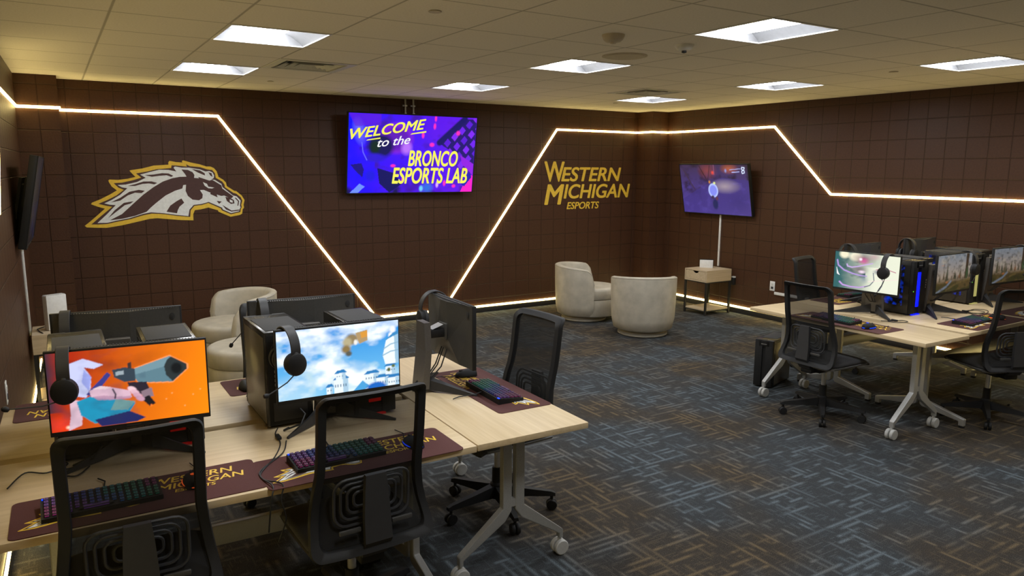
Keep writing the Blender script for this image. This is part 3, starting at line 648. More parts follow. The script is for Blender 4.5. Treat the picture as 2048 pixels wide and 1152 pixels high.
# ---------------------------------------------------------------- emblem and lettering
LOGO = {
'gold': [
 [(-0.772,-0.273),(-0.716,-0.227),(-0.651,-0.169),(-0.586,-0.109),(-0.645,-0.089),(-0.703,-0.063),(-0.694,-0.048),(-0.616,-0.015),(-0.532,0.03),(-0.468,0.07),(-0.51,0.107),(-0.531,0.148),(-0.536,0.168),(-0.525,0.177),(-0.448,0.173),(-0.365,0.184),(-0.293,0.202),(-0.324,0.239),(-0.343,0.265),(-0.326,0.27),(-0.224,0.287),(-0.12,0.316),(0.018,0.326),(0.018,0.348),(0.029,0.364),(0.047,0.362),(0.09,0.353),(0.152,0.349),(0.148,0.365),(0.162,0.371),(0.232,0.35),(0.321,0.331),(0.383,0.31),(0.42,0.31),(0.456,0.294),(0.482,0.26),(0.498,0.201),(0.543,0.172),(0.569,0.142),(0.577,0.103),(0.65,0.053),(0.669,0.051),(0.724,0.002),(0.751,-0.048),(0.738,-0.098),(0.742,-0.128),(0.726,-0.148),(0.719,-0.193),(0.694,-0.207),(0.597,-0.224),(0.477,-0.166),(0.473,-0.151),(0.377,-0.12),(0.303,-0.137),(0.243,-0.144),(0.225,-0.184),(0.223,-0.25),(0.106,-0.244),(-0.017,-0.23),(-0.121,-0.217),(-0.19,-0.222),(-0.328,-0.253),(-0.447,-0.279),(-0.58,-0.299),(-0.677,-0.295),(-0.756,-0.289)],
],
'brown': [
 [(-0.714,-0.261),(-0.628,-0.184),(-0.52,-0.092),(-0.572,-0.081),(-0.639,-0.06),(-0.56,-0.025),(-0.475,0.02),(-0.406,0.074),(-0.453,0.097),(-0.491,0.141),(-0.417,0.146),(-0.316,0.17),(-0.241,0.195),(-0.286,0.237),(-0.184,0.256),(-0.097,0.279),(0.042,0.292),(0.048,0.32),(0.105,0.317),(0.193,0.307),(0.186,0.33),(0.221,0.312),(0.319,0.303),(0.391,0.279),(0.437,0.274),(0.463,0.24),(0.469,0.192),(0.532,0.152),(0.554,0.118),(0.555,0.093),(0.639,0.031),(0.668,0.023),(0.713,-0.017),(0.727,-0.053),(0.714,-0.097),(0.718,-0.122),(0.705,-0.147),(0.701,-0.175),(0.603,-0.197),(0.511,-0.152),(0.503,-0.132),(0.38,-0.071),(0.315,-0.091),(0.241,-0.099),(0.202,-0.145),(0.194,-0.214),(0.065,-0.199),(-0.066,-0.176),(-0.169,-0.169),(-0.239,-0.181),(-0.368,-0.219),(-0.494,-0.243),(-0.577,-0.261),(-0.658,-0.263)],
],
'white': [
 [(-0.661,-0.249),(-0.57,-0.162),(-0.489,-0.076),(-0.539,-0.071),(-0.587,-0.057),(-0.519,-0.023),(-0.442,0.026),(-0.374,0.09),(-0.42,0.099),(-0.458,0.122),(-0.385,0.127),(-0.284,0.151),(-0.201,0.193),(-0.249,0.225),(-0.167,0.249),(-0.072,0.274),(0.015,0.273),(0.088,0.257),(0.064,0.296),(0.078,0.308),(0.139,0.297),(0.211,0.297),(0.318,0.279),(0.371,0.258),(0.408,0.263),(0.44,0.248),(0.454,0.216),(0.449,0.19),(0.426,0.174),(0.459,0.17),(0.522,0.128),(0.531,0.094),(0.633,0.004),(0.671,-0.007),(0.71,-0.052),(0.699,-0.107),(0.706,-0.125),(0.693,-0.147),(0.688,-0.167),(0.604,-0.185),(0.521,-0.143),(0.517,-0.125),(0.385,-0.061),(0.311,-0.081),(0.235,-0.089),(0.191,-0.137),(0.176,-0.204),(0.065,-0.189),(-0.065,-0.167),(-0.177,-0.156),(-0.246,-0.169),(-0.376,-0.21),(-0.493,-0.231),(-0.576,-0.25)],
],
'brown2': [
 [(-0.55,-0.225),(-0.439,-0.166),(-0.332,-0.066),(-0.233,0.025),(-0.135,0.099),(-0.045,0.155),(0.045,0.188),(0.116,0.202),(0.183,0.204),(0.171,0.23),(0.138,0.278),(0.2,0.273),(0.244,0.25),(0.26,0.221),(0.254,0.192),(0.303,0.187),(0.295,0.202),(0.403,0.163),(0.431,0.172),(0.521,0.113),(0.528,0.079),(0.637,-0.006),(0.617,-0.026),(0.571,-0.01),(0.543,0.005),(0.515,0),(0.469,0.016),(0.476,-0.014),(0.404,0.022),(0.409,0.036),(0.342,0.066),(0.305,0.065),(0.33,0.018),(0.323,-0.021),(0.29,-0.042),(0.227,-0.034),(0.184,0.005),(0.165,0.058),(0.173,0.121),(0.146,0.118),(0.135,0.083),(0.063,0.06),(-0.028,0.013),(-0.11,-0.052),(-0.174,-0.107),(-0.215,-0.149),(-0.324,-0.188),(-0.443,-0.214)],
 [(-0.03,-0.153),(0.009,-0.092),(0.074,-0.046),(0.12,-0.02),(0.144,-0.064),(0.097,-0.104),(0.077,-0.142),(0.068,-0.172)],
 [(-0.208,0.221),(-0.126,0.226),(-0.048,0.24),(0.013,0.237),(0.057,0.213),(0.037,0.202),(-0.006,0.219),(-0.076,0.213),(-0.145,0.204)],
 [(-0.37,0.112),(-0.302,0.13),(-0.225,0.156),(-0.148,0.157),(-0.098,0.141),(-0.128,0.127),(-0.175,0.137),(-0.235,0.132),(-0.303,0.112)],
 [(-0.529,-0.048),(-0.444,-0.004),(-0.357,0.055),(-0.272,0.073),(-0.218,0.063),(-0.249,0.04),(-0.308,0.045),(-0.376,0.018),(-0.446,-0.032)],
 [(-0.565,-0.204),(-0.502,-0.127),(-0.415,-0.055),(-0.326,-0.04),(-0.357,-0.064),(-0.408,-0.078),(-0.487,-0.141)],
 [(0.237,0.283),(0.317,0.269),(0.361,0.24),(0.364,0.216),(0.298,0.245)],
 [(0.398,0.25),(0.43,0.24),(0.437,0.201),(0.415,0.216)],
 [(0.554,-0.01),(0.599,-0.018),(0.64,-0.046),(0.645,-0.081),(0.609,-0.087),(0.568,-0.055)],
 [(0.465,-0.051),(0.516,-0.059),(0.487,-0.083)],
 [(0.519,-0.095),(0.564,-0.126),(0.61,-0.157),(0.689,-0.149),(0.689,-0.16),(0.61,-0.169),(0.554,-0.144)],
 [(0.661,-0.019),(0.694,-0.057),(0.682,-0.109),(0.673,-0.106),(0.682,-0.06),(0.651,-0.024)],
],
'white2': [
 [(0.338,0.148),(0.378,0.129),(0.39,0.1),(0.449,0.089),(0.426,0.08),(0.389,0.083),(0.354,0.11)],
 [(0.596,-0.037),(0.627,-0.052),(0.626,-0.074),(0.598,-0.065)],
],
}

def emblem(name, parent, s, loc, frame):
    f = (lambda a, b, h: (a*s, -h, b*s)) if frame == 'xz' else (lambda a, b, h: (a*s, b*s, h))
    root = bpy.data.objects.new(name, None); COL.objects.link(root); root.location = loc
    if parent: root.parent = parent
    st = 0.0009 if frame == 'xz' else 0.0004
    m = MB(); k = 1
    for key, mi in (('gold', 0), ('brown', 1), ('white', 2), ('brown2', 1), ('white2', 2)):
        for q in LOGO[key]: m.prism(q, 0.0, st*k, f, mi=mi)
        k += 1
    o = m.build(name, ['gold', 'logob', 'logow'], parent, smooth=False, loc=loc)
    bpy.data.objects.remove(root)
    return o
tag(emblem('horse_head_emblem', None, 1.0, (-1.8, -0.001, 1.58), 'xz'), 'gold, brown and white horse head emblem on the brown back wall', 'wall emblem')
wl = thing('wall_lettering', 'gold WESTERN MICHIGAN ESPORTS lettering on the brown back wall', 'wall lettering', (0, -0.001, 0))
for nm, body, x0, x1, z0, z1, sh in (('initial', 'W', 2.884, 3.225, 1.709, 1.985, .0), ('word', 'ESTERN', 3.168, 4.236, 1.712, 1.911, .22), ('initial', 'M', 2.890, 3.222, 1.396, 1.676, .2),
                                 ('word', 'ICHIGAN', 3.214, 4.413, 1.475, 1.677, .2), ('word', 'ESPORTS', 3.269, 3.842, 1.328, 1.428, .22)):
    text_mesh(nm, body, z1-z0, x1-x0, 'gold', wl, shear=sh, smear=.026, origin=(x0, 0, z0))

# ---------------------------------------------------------------- televisions, raceways, sockets
def television(label, c, w, yaw, tilt, pic, depth, group='wall televisions'):
    root = thing('wall_television', label, 'television', c, 0, group); root.rotation_euler = (tilt, 0, yaw)
    h = w*9/16; bz = .010
    MB().box((0, .028, 0), (w+2*bz, .05, h+2*bz), bev=.006).box((0, .062, -.03), (w*.62, .03, h*.62), bev=.01).build('housing', 'blackpl', root)
    m = MB()
    for s in (1, -1):
        m.box((0, .001, s*(h/2+bz/2)), (w+2*bz, .006, bz)); m.box((s*(w/2+bz/2), .001, 0), (bz, .006, h+2*bz))
    m.build('bezel', 'blackpl', root, smooth=False)
    screen(pic, w, h, root, .0015)
    MB().box((0, .08+(depth-.08)/2, .0), (.30, depth-.08, .22), bev=.005).box((0, depth-.01, 0), (.42, .02, .32)).build('wall_mount', 'blackpl', root)
    return root, w, h
tv, w, h = television('large wall television showing WELCOME to the BRONCO ESPORTS LAB', (.88, -.185, 2.045), 1.62, -.02, .17, pic_welcome(), .175)
def tv_text(body, u0, u1, v0, v1, m, sh, bold, rot=0.0, nm='screen_lettering'):
    o = text_mesh(nm, body, (v1-v0)*h, (u1-u0)*w, m, tv, shear=sh, smear=bold*.85, thick=.0)
    o.location = ((u0-.5)*w, -.003, (.5-v1)*h); o.rotation_euler = (0, -rot, 0); return o
tv_text('WELCOME', .02, .60, .195, .325, 'yel', .42, .028, .155)
tv_text('to the', .215, .47, .305, .415, 'scrw', .45, .012, .12)
tv_text('BRONCO', .455, .86, .445, .655, 'yel', .18, .034)
tv_text('ESPORTS LAB', .335, .95, .67, .885, 'yel', .18, .034)
u_ = MB().prism([(.0, 0), (.17, .025), (.17, .040), (.02, .014)], 0, .001, lambda a, b, h_: (a, -h_, b)).build('screen_lettering', 'yel', tv, smooth=False); u_.location = (-.60, -.003, .150)
u_ = MB().prism([(.0, 0), (.20, .030), (.20, .048), (.02, .016)], 0, .001, lambda a, b, h_: (a, -h_, b)).build('screen_lettering', 'yel', tv, smooth=False); u_.location = (-.06, -.003, .232)
television('tilted wall television on the right wall showing a purple lit racing scene', (4.70, -1.367, 1.624), 1.185, -PI/2, .21, pic_cave(), .12)
television('dark wall television seen nearly edge-on at the left wall', (-2.935, -1.40, 1.62), 1.185, PI/2-LS, .19, pic_dim(), .12)
def simple(name, label, cat, m, b, group=None, smooth=True): return tag(b.build(name, m, smooth=smooth), label, cat, group)
simple('cable_raceway', 'white vertical cable raceway below the right wall television', 'cable raceway', 'white', MB().box((XR-.008, -1.39, .99), (.016, .026, .80), bev=.003))
simple('cable_raceway', 'white vertical cable raceway below the edge-on left television', 'cable raceway', 'white', MB().box((xl(-1.41)+.008, -1.41, .93), (.016, .030, .78), bev=.003))
simple('cable_raceway', 'white horizontal cable raceway low on the right wall beside the socket', 'cable raceway', 'white', MB().box((XR-.01, -2.67, .352), (.02, .66, .034), bev=.003))
for x, lb in ((.85, 'left of the two grey conduits above the welcome television'), (.954, 'right of the two grey conduits above the welcome television')):
    r = thing('conduit', lb, 'conduit', (x, -.025, 2.50), 0, 'conduits above the television')
    MB().lathe([(.011, 0), (.011, .20)], 14).build('pipe', 'steel', r); MB().lathe([(.017, .0), (.017, .035)], 14).build('coupling', 'silver', r)
    MB().box((0, .012, .12), (.06, .004, .018), bev=.001).box((0, 0, .12), (.03, .03, .018), bev=.003).build('strap', 'silver', r)
def outlet(label, c, f, group='wall sockets'):
    """f = +1 on the left wall, -1 on the right wall"""
    r = thing('wall_socket', label, 'wall socket', c, 0, group)
    MB().box((f*.003, 0, 0), (.006, .075, .12), bev=.002).build('cover_plate', 'white', r)
    for z in (.022, -.022): MB().box((f*.007, 0, z), (.004, .034, .030), bev=.002).build('socket', 'hole' if z < 0 else 'vent', r)
    return r
outlet('white wall socket low on the right wall left of the far chairs', (XR, -2.296, .437), -1)
outlet('white wall socket on the left wall beside the far left mouse pad', (xl(-3.68), -3.68, .68), 1)
r = thing('plug_adapter', 'black plug adapter on the right wall beside the oak side table', 'plug adapter', (XR, -1.68, .42))
MB().box((-.025, 0, 0), (.05, .05, .10), bev=.008).build('body', 'blackpl', r); MB().box((-.02, 0, .055), (.04, .045, .02), bev=.004).build('top_plug', 'white', r)

# ---------------------------------------------------------------- tables
def flip_table(label, cx, cy, L, D, rz, insets, casters, group='light maple desks on grey legs'):
    t = thing('desk', label, 'desk', (cx, cy, 0), rz, group)
    MB().box((0, 0, .7225), (L, D, .029), bev=.003).build('tabletop', 'wood', t)
    for e, ins in zip((-1, 1), insets):
        x = e*(L/2-ins)
        sp = min(.275, D/2-.01) if casters else .33
        for s in (-1, 1):
            if casters: q = [(.010, .705), (.058, .705), (.058, .315), (sp+.01, .130), (sp+.01, .085), (sp-.010, .085), (sp-.010, .112), (.045, .25), (.010, .30)]
            else: q = [(.010, .705), (.058, .705), (.058, .140), (sp+.02, .068), (sp+.02, .014), (sp-.02, .014), (sp-.02, .045), (.03, .085), (.012, .10)]
            lg = MB().prism([(s*a, b) for a, b in q], -.017, .017, lambda a, b, h: (x+h, a, b)).build('leg', 'steel', t, smooth=False)
            bv = lg.modifiers.new('soft edges', 'BEVEL'); bv.width = .005; bv.segments = 2; bv.angle_limit = .6
            if casters:
                k = MB()
                for d in (-.017, .017): k.lathe([(.001, -.012), (.034, -.012), (.038, -.008), (.038, .008), (.034, .012), (.001, .012)], 24, c=(x+d, s*sp, .038), axis='x')
                k.lathe([(.010, .05), (.010, .09)], 12, c=(x, s*sp, 0)).build('caster', 'caster', t)
            else: MB().lathe([(.022, 0), (.022, .01), (.01, .016)], 16, c=(x, s*sp, 0)).build('glide', 'blackpl', t)
        MB().box((x, 0, .335 if casters else .20), (.03, .05, .035)).box((x, 0, .70), (.16, .20, .012)).build('bracket', 'steel', t, smooth=False)
    if not casters: MB().box((0, 0, .43), (L-sum(insets)-.05, .03, .085), bev=.004).build('crossbar', 'steel', t)
    return t
DG = 'light maple desks on grey legs'
flip_table('front left desk holding the orange screen and the blue sky screen', -2.255, -5.405, 1.73, .735, -.024, (.2, .15), False)
flip_table('left rear desk behind the front left desk, near the lounge chairs', -2.248, -4.610, 1.73, .735, -.024, (.2, .15), False)
flip_table('left end desk on casters, set crosswise with a monitor turned away', -1.088, -5.045, 1.50, .575, PI/2-.022, (.2, .2), True)
flip_table('right end desk on casters, set crosswise under the teal and white screen', 2.375, -4.985, 1.525, .53, PI/2-.032, (.19, .19), True)
flip_table('right front desk against the crosswise desk, under the two landscape screens', 3.58, -5.352, 1.82, .735, .0, (.12, .2), False)
flip_table('right rear desk close to the right wall, behind the tower computers', 3.58, -4.602, 1.82, .735, .0, (.12, .2), False)

# ---------------------------------------------------------------- side tables and consoles
def side_table(label, cx, cy, rz):
    t = thing('side_table', label, 'side table', (cx, cy, 0), rz, 'oak side tables with a drawer'); w, d = .39, .46
    m = MB()
    for z in (.444, .582): m.box((0, 0, z), (w, d, .016), bev=.002)
    for s in (-1, 1): m.box((s*(w/2-.008), 0, .513), (.016, d, .124))
    m.box((0, d/2-.008, .513), (w-.032, .016, .124)).build('cabinet', 'oak', t, smooth=False)
    a = w/2-.020; q = [(-a, .456), (a, .456), (a, .571), (.05, .571)]+[(.05*math.cos(PI*k/10), .571-.03*math.sin(PI*k/10)) for k in range(1, 10)]+[(-.05, .571), (-a, .571)]
    MB().prism(q, -d/2+.001, -d/2+.017, lambda x, z, y: (x, y, z)).build('drawer', 'oak', t, smooth=False)
    for sx in (-1, 1):
        for sy in (-1, 1): MB().box((sx*(w/2-.012), sy*(d/2-.012), .218), (.024, .024, .436)).build('leg', 'blackpl', t, smooth=False)
    for z, k in ((.429, .014), (.052, .012)):
        o = [(a, b) for a, b in ((w/2-.004, d/2-.004), (-w/2+.004, d/2-.004), (-w/2+.004, -d/2+.004), (w/2-.004, -d/2+.004))]; i = [(a-math.copysign(.016, a), b-math.copysign(.016, b)) for a, b in o]
        MB().rings([[(a, b, z-k/2) for a, b in o], [(a, b, z+k/2) for a, b in o], [(a, b, z+k/2) for a, b in i], [(a, b, z-k/2) for a, b in i]], loop=True).build('rail', 'blackpl', t, smooth=False)
    MB().box((0, 0, .066), (w-.03, d-.03, .016)).build('shelf', 'oak', t, smooth=False)
side_table('oak side table with one drawer below the right wall television', 4.52, -1.50, -PI/2)
side_table('oak side table in the left corner holding the white console', -2.815, -1.50, PI/2)
r = thing('game_console', 'upright white game console with a ribbed top on the left side table', 'game console', (-2.875, -1.50, .590), .45)
MB().box((0, 0, .140), (.152, .066, .276), bev=.004).build('shell', 'white', r)
m = MB()
for k in range(15): m.box((-.068+k*.0097, 0, .279), (.005, .058, .006))
m.build('vent_ribs', 'whitem', r, smooth=False)
MB().box((0, 0, .001), (.12, .05, .002)).build('foot', 'blackpl', r); MB().tube([(-.06, .034, .03), (-.12, .06, .012), (-.14, -.02, .005), (-.15, -.09, .004)], .004).build('cord', 'rubber', r)
r = thing('game_console', 'small white docked game console on the right oak side table', 'game console', (4.555, -1.43, .590), -.85)
MB().box((0, -.014, .052), (.172, .012, .104), bev=.004).box((0, 0, .004), (.172, .045, .008), bev=.002).build('dock', 'white', r); MB().box((0, .002, .062), (.182, .014, .10), bev=.004).build('tablet', 'blackpl', r); MB().box((0, .018, .05), (.172, .012, .10), bev=.004).build('dock_back', 'white', r)

# ---------------------------------------------------------------- lounge chairs
def tub_chair(label, loc, rz):
    t = thing('tub_chair', label, 'armchair', (*loc, 0), rz, 'beige leather swivel tub chairs')   # faces +y
    N = 44; A = math.radians(108); rings = []; top = []
    for k in range(N+1):
        a = -A+2*A*k/N; q = abs(a)/A
        hgt = .705-.045*q**2
        e = max(0.0, (q-.84)/.16); hgt -= .17*(1-math.sqrt(max(0, 1-e*e)))
        sx, cz = math.sin(a), -math.cos(a)
        tp = .02*q
        P = []
        for r, z in ((.305, .07), (.338, .088), (.362, .20), (.372, .45), (.376, hgt-.03), (.370, hgt-.008), (.350-tp*.3, hgt), (.315, hgt-.004), (.290+tp, hgt-.03), (.280+tp, .45), (.285+tp, .30), (.28, .10)):
            P.append((r*sx*1.0, r*cz*1.0, z))
        rings.append(P); top.append((.373*sx, .373*cz, hgt-.018))
    MB().rings(rings).build('tub_back', 'leather', t, ang=60)
    MB().tube(top, .0045, 6).build('piping', 'piping', t)
    def disc(r, z0, z1, rd, oy=.075, sq=1.0):
        pr = [(.001, z0), (r-.012, z0), (r, z0+.012)]+[(r-rd+rd*math.cos(PI/2*k/6), z1-rd+rd*math.sin(PI/2*k/6)) for k in range(7)]+[(.001, z1+.008)]
        return MB().lathe(pr, 48, c=(0, oy, 0))
    disc(.338, .285, .435, .045).build('seat_cushion', 'leather', t, ang=60)
    disc(.332, .072, .283, .012).build('seat_base', 'leather', t, ang=60)
    MB().lathe([(.001, 0), (.27, 0), (.285, .012), (.285, .03), (.26, .036), (.24, .072), (.001, .072)], 40).build('swivel_plinth', 'piping', t)
tub_chair('beige tub chair left of the pair at right, nearer the back wall', (2.84, -1.00), math.radians(-126))
tub_chair('beige tub chair seen squarely from behind, right of the right pair', (2.90, -2.04), math.radians(-32))
tub_chair('beige tub chair farther back at left, its hollow turned to the desks', (-1.40, -1.05), math.radians(102))
tub_chair('beige tub chair at left just behind the desk towers, mostly hidden', (-1.45, -2.12), math.radians(95))

# ---------------------------------------------------------------- task chairs
def task_chair(label, x, y, rz, base_rot=0.0):
    t = thing('task_chair', label, 'office chair', (x, y, 0), rz, 'black mesh task chairs')   # faces +y
    for k in range(5):
        a = base_rot+2*PI*k/5; ca, sa = math.cos(a), math.sin(a)
        f = lambda r, s, z: (r*ca-s*sa, r*sa+s*ca, z)
        MB().rings([[f(r, s*w, z) for s, z in ((-1, z0), (1, z0), (.75, z1), (-.75, z1))] for r, w, z0, z1 in ((.03, .030, .085, .150), (.16, .024, .085, .128), (.30, .017, .082, .108), (.325, .014, .080, .098))]).build('base_arm', 'blackpl', t, ang=30)
        k_ = MB()
        for s in (-.014, .014):
            c = Vector(f(.305, 0, .030)); d = Vector((-sa, ca, 0))*s
            ring = []
            for (r, h_) in ((.001, -.010), (.027, -.010), (.030, -.006), (.030, .006), (.027, .010), (.001, .010)):
                ring.append([c+d+Vector((-sa, ca, 0))*h_+Vector((ca, sa, 0))*r*math.cos(2*PI*i/18)+Vector((0, 0, r*math.sin(2*PI*i/18))) for i in range(18)])
            k_.rings(ring)
        k_.tube([f(.305, 0, .03), f(.305, 0, .085)], .009, 8).build('caster', 'blackpl', t)
    MB().lathe([(.042, .075), (.045, .085), (.040, .155), (.030, .165), (.028, .25), (.001, .25)], 20).build('hub', 'blackpl', t)
    MB().lathe([(.018, .24), (.018, .385)], 16).build('gas_lift', 'silver', t)
    MB().box((0, -.02, .405), (.17, .30, .05), bev=.015).box((0, -.17, .40), (.10, .12, .04), bev=.01).build('tilt_mechanism', 'blackpl', t)
    # seat: soft rounded slab with a waterfall front
    rings = []
    for k in range(13):
        y_ = -.225+.47*k/12; wv_ = .235 if 1 < k < 11 else .222
        dz = -.035*max(0, (y_-.12)/.125)**2
        sec = []
        for i in range(20):
            a = 2*PI*i/20; cx_ = math.copysign(abs(math.cos(a))**.45, math.cos(a)); sz_ = math.copysign(abs(math.sin(a))**.6, math.sin(a))
            sec.append((wv_*cx_, y_, .472+dz+.026*sz_*(1 if k not in (0, 12) else .6)))
        rings.append(sec)
    MB().rings(rings).build('seat', 'seat', t, ang=60)
    MB().rings([[(w_*sx, y_*.98, z) for sx, y_ in ((-1, -.21), (1, -.21), (1.02, .05), (.98, .215), (-.98, .215), (-1.02, .05))] for w_, z in ((.16, .425), (.225, .440), (.236, .456))]).build('seat_shell', 'seatgrey', t, ang=30)
    by = lambda z: -.235+.040*math.exp(-((z-.64)/.13)**2)-.035*max(0, (z-.72)/.34)**1.3-.025*max(0, (z-1.05)/.04)-.028*max(0, (.56-z)/.10)
    hw = lambda z: .215+.040*max(0, min(1, (.78-z)/.30))**1.2
    def loop(ins, dy):
        out = []; zt, zb = 1.090-ins*.75, .455+ins*.9
        for u, v in rrect(2, 2, .16, 5):
            # straight sides get extra points so they follow the curve
            out.append((u, v))
        dense = []
        for k in range(len(out)):
            a, b = out[k], out[(k+1) % len(out)]; n = 8 if math.hypot(a[0]-b[0], a[1]-b[1]) > .8 else 1
            for j in range(n): dense.append((a[0]+(b[0]-a[0])*j/n, a[1]+(b[1]-a[1])*j/n))
        P = []
        for u, v in dense:
            z = (zt+zb)/2+v*(zt-zb)/2; w_ = hw(z)-ins; curve = .022*(1-u*u)
            P.append((u*w_, by(z)+dy-curve, z))
        return P
    MB().rings([loop(0, .0), loop(.004, .016), loop(.034, .016), loop(.038, 0), loop(.034, -.014), loop(.004, -.014)], loop=True).build('back_frame', 'blackpl', t, ang=50)
    g = []
    for j in range(15):
        z = .49+(1.065-.49)*j/14; g.append([(u*(hw(z)-.030), by(z)-.022*(1-u*u)+.004, z) for u in [i/6-1 for i in range(13)]])
    MB().rings(g, closed=False, cap=False).build('back_mesh', 'mesh', t, ang=80)
    for k in range(4):
        w_, h_ = .150-.026*k, .150-.034*k; zc_ = .655
        path = [(u, by(zc_+v)-.034, zc_+v) for u, v in rrect(2*w_, 2*h_*.62, .045-.008*k, 4)]
        MB().tube(path, .006, 6, closed=True).build('lumbar_support', 'darkpl', t)
    ps = [(.41, -.16, .045), (.42, -.235, .05), (.50, -.288, .055), (.60, -.278, .052), (.70, -.275, .046), (.76, -.272, .040)]
    MB().rings([[(w_*sx, y_+d, z) for sx, d in ((-1, -.010), (1, -.010), (1, .012), (-1, .012))] for z, y_, w_ in ps]).build('back_post', 'darkpl', t, ang=30)
    for s in (-1, 1): MB().box((s*.105, -.272, .555), (.085, .012, .018), bev=.004).build('tension_tab', 'satin', t)
    return t
C1 = task_chair('black mesh task chair at the orange screen, cut off by the lower left edge', -2.675, -5.60, -.03, .35)
dup(C1, (-1.895, -5.615, 0), .03, 'black mesh task chair in front of the blue sky screen')
dup(C1, (-.845, -5.03, 0), PI/2+.05, 'black mesh task chair facing the turned-away monitor on the left end desk')
dup(C1, (2.145, -4.955, 0), -PI/2-.02, 'black mesh task chair at the teal and white screen', scale=.97)
dup(C1, (3.165, -5.66, 0), -.46, 'black mesh task chair cut by the right edge, at the landscape screens', scale=.97)
dup(C1, (3.38, -4.10, 0), PI+.2, 'black mesh task chair half hidden by the right wall, behind the crosswise right desk', scale=.97)
dup(C1, (-1.735, -4.19, 0), PI, 'black mesh task chair behind the left towers, only an edge of its back showing')

# ---------------------------------------------------------------- computers
MW, MH = .556, .328
def make_monitor(label, lift=0.0):
    t = thing('monitor', label, 'monitor', (0, 0, 0), 0, 'gaming monitors'); zc = .311+lift    # screen plane y=0, faces -y
    MB().box((0, .011, zc), (MW, .020, MH), bev=.002).build('bezel', 'blackpl', t)
    a, b = MW/2-.003, MH/2-.003
    vs = [(-a, .020, zc-b), (a, .020, zc-b), (a, .020, zc+b), (-a, .020, zc+b), (-.05, .050, zc-.05), (.03, .050, zc-.05), (.03, .058, zc+b-.004), (-.05, .058, zc+b-.004), (-.16, .040, zc-b+.004), (.15, .040, zc-b+.004)]
    MB().faces(vs, [(0, 3, 7, 4, 8), (1, 9, 5, 6, 2), (3, 2, 6, 7), (4, 7, 6, 5), (0, 8, 9, 1), (8, 4, 5, 9)]).build('back_cover', 'satin', t, smooth=False)
    m = MB()
    for k in range(46): m.box((-.25+k*.0111, .030+.014*(1-abs(-.25+k*.0111)/.27), zc+b+.0005), (.004, .014*(1.2-abs(-.25+k*.0111)/.27), .003))
    m.build('vent_slots', 'hole', t, smooth=False)
    e = MB().lathe([(.001, -.0016), (.010, -.001), (.012, .001), (.001, .003)], 20, axis='y').build('badge', 'hole', t); e.location = (-.235, .0285, zc+.115); e.scale = (1, 1, 1.45)
    col = [(-.072, .02), (.072, .02), (.064, .22), (.050, .365+lift), (-.050, .365+lift), (-.064, .22)]
    MB().prism(col, .150, .185, lambda x, z, y: (x, y+(.02 if z < .1 else 0), z)).build('stand_column', 'stand', t, smooth=False)
    MB().box((0, .105, zc-.012), (.065, .10, .046), bev=.008).build('stand_arm', 'blackpl', t)
    MB().box((0, .058, zc-.005), (.09, .012, .085), bev=.003).build('mount_plate', 'satin', t)
    MB().faces([(-.030, .13, zc+.012), (.030, .13, zc+.012), (.034, .070, zc+.034), (-.034, .070, zc+.034), (0, .10, zc+.016)], [(0, 1, 4), (1, 2, 4), (2, 3, 4), (3, 0, 4), (0, 3, 2, 1)]).build('hinge_cap', 'silver', t, smooth=False)
    for s in (-1, 1):
        MB().rings([[(s*.02, .165, .012), (s*.035, .195, .012), (s*.035, .195, .075), (s*.02, .165, .085)], [(s*.12, .075, .006), (s*.13, .095, .006), (s*.13, .092, .042), (s*.12, .078, .048)], [(s*.243, -.022, .001), (s*.249, -.012, .001), (s*.249, -.013, .009), (s*.243, -.021, .010)]]).build('stand_leg', 'darkpl', t, smooth=False)
    MB().rings([[(-.035, .19, .002), (.035, .19, .002), (.035, .19, .05), (-.035, .19, .05)], [(-.012, .235, .001), (.012, .235, .001), (.012, .235, .008), (-.012, .235, .008)]]).build('rear_foot', 'darkpl', t, smooth=False)
    m = MB()
    for x, y in ((-.03, .05), (.01, .052), (.035, .05)): m.tube([(x, y, zc-.10), (x*1.1, y+.035, zc-.19), (x*.7, y+.09, zc-.25), (x*.4, .165, zc-.255), (.01, .20, .05), (.03+x*.5, .23, .004)], .0035, 6)
    m.build('video_cable', 'rubber', t)
    return t, zc
TZ = .737
def finish(t, zc, pic, off=False):
    if off: MB().box((0, .0005, zc+.004), (MW-.012, .002, MH-.026)).build('screen', 'dwin', t, smooth=False)
    else: screen(pic, MW-.012, MH-.026, t, -.0006, z=zc+.005)
    MB().box((0, -.0004, zc-MH/2+.010), (.05, .001, .006)).build('brand_mark', 'darkpl', t, smooth=False)
MON = {}
def place(key, label, x, y, deg, pic=None, lift=0.0, scale=1.0):
    t, zc = make_monitor(label, lift); t.location = (x, y, TZ); t.rotation_euler = (0, 0, math.radians(deg)); t.scale = (scale,)*3
    finish(t, zc, pic, pic is None); MON[key] = (x, y, math.radians(deg), TZ+(zc+MH/2)*scale, scale); return t
place('M1', 'monitor with a glowing orange screen on the front left desk', -2.629, -5.257, -5.1, pic_orange())
place('M2', 'monitor with a bright blue sky and white town on the front left desk', -1.809, -5.297, -1.6, pic_sky())
place('M3', 'monitor turned sideways on the left end desk, its black back and stand showing', -1.078, -4.957, 87.8)
place('M4', 'monitor with a teal, magenta and white picture on the right end desk', 2.596, -4.943, -86.3, pic_swirl(), .048, .968)
place('M5', 'monitor with a misty landscape left of the amber lit tower', 3.21, -5.306, 1.5, pic_field(31, .6), .048, .968)
place('M6', 'monitor with a dim green landscape cut by the right edge of the photo', 4.155, -5.285, -3, pic_field(47, .5), .048, .968)
place('M7', 'monitor seen from behind beyond the blue sky screen', -1.752, -4.535, 176, pic_dim())
place('M8', 'monitor seen from behind beyond the orange screen', -2.606, -4.43, 174, pic_dim())
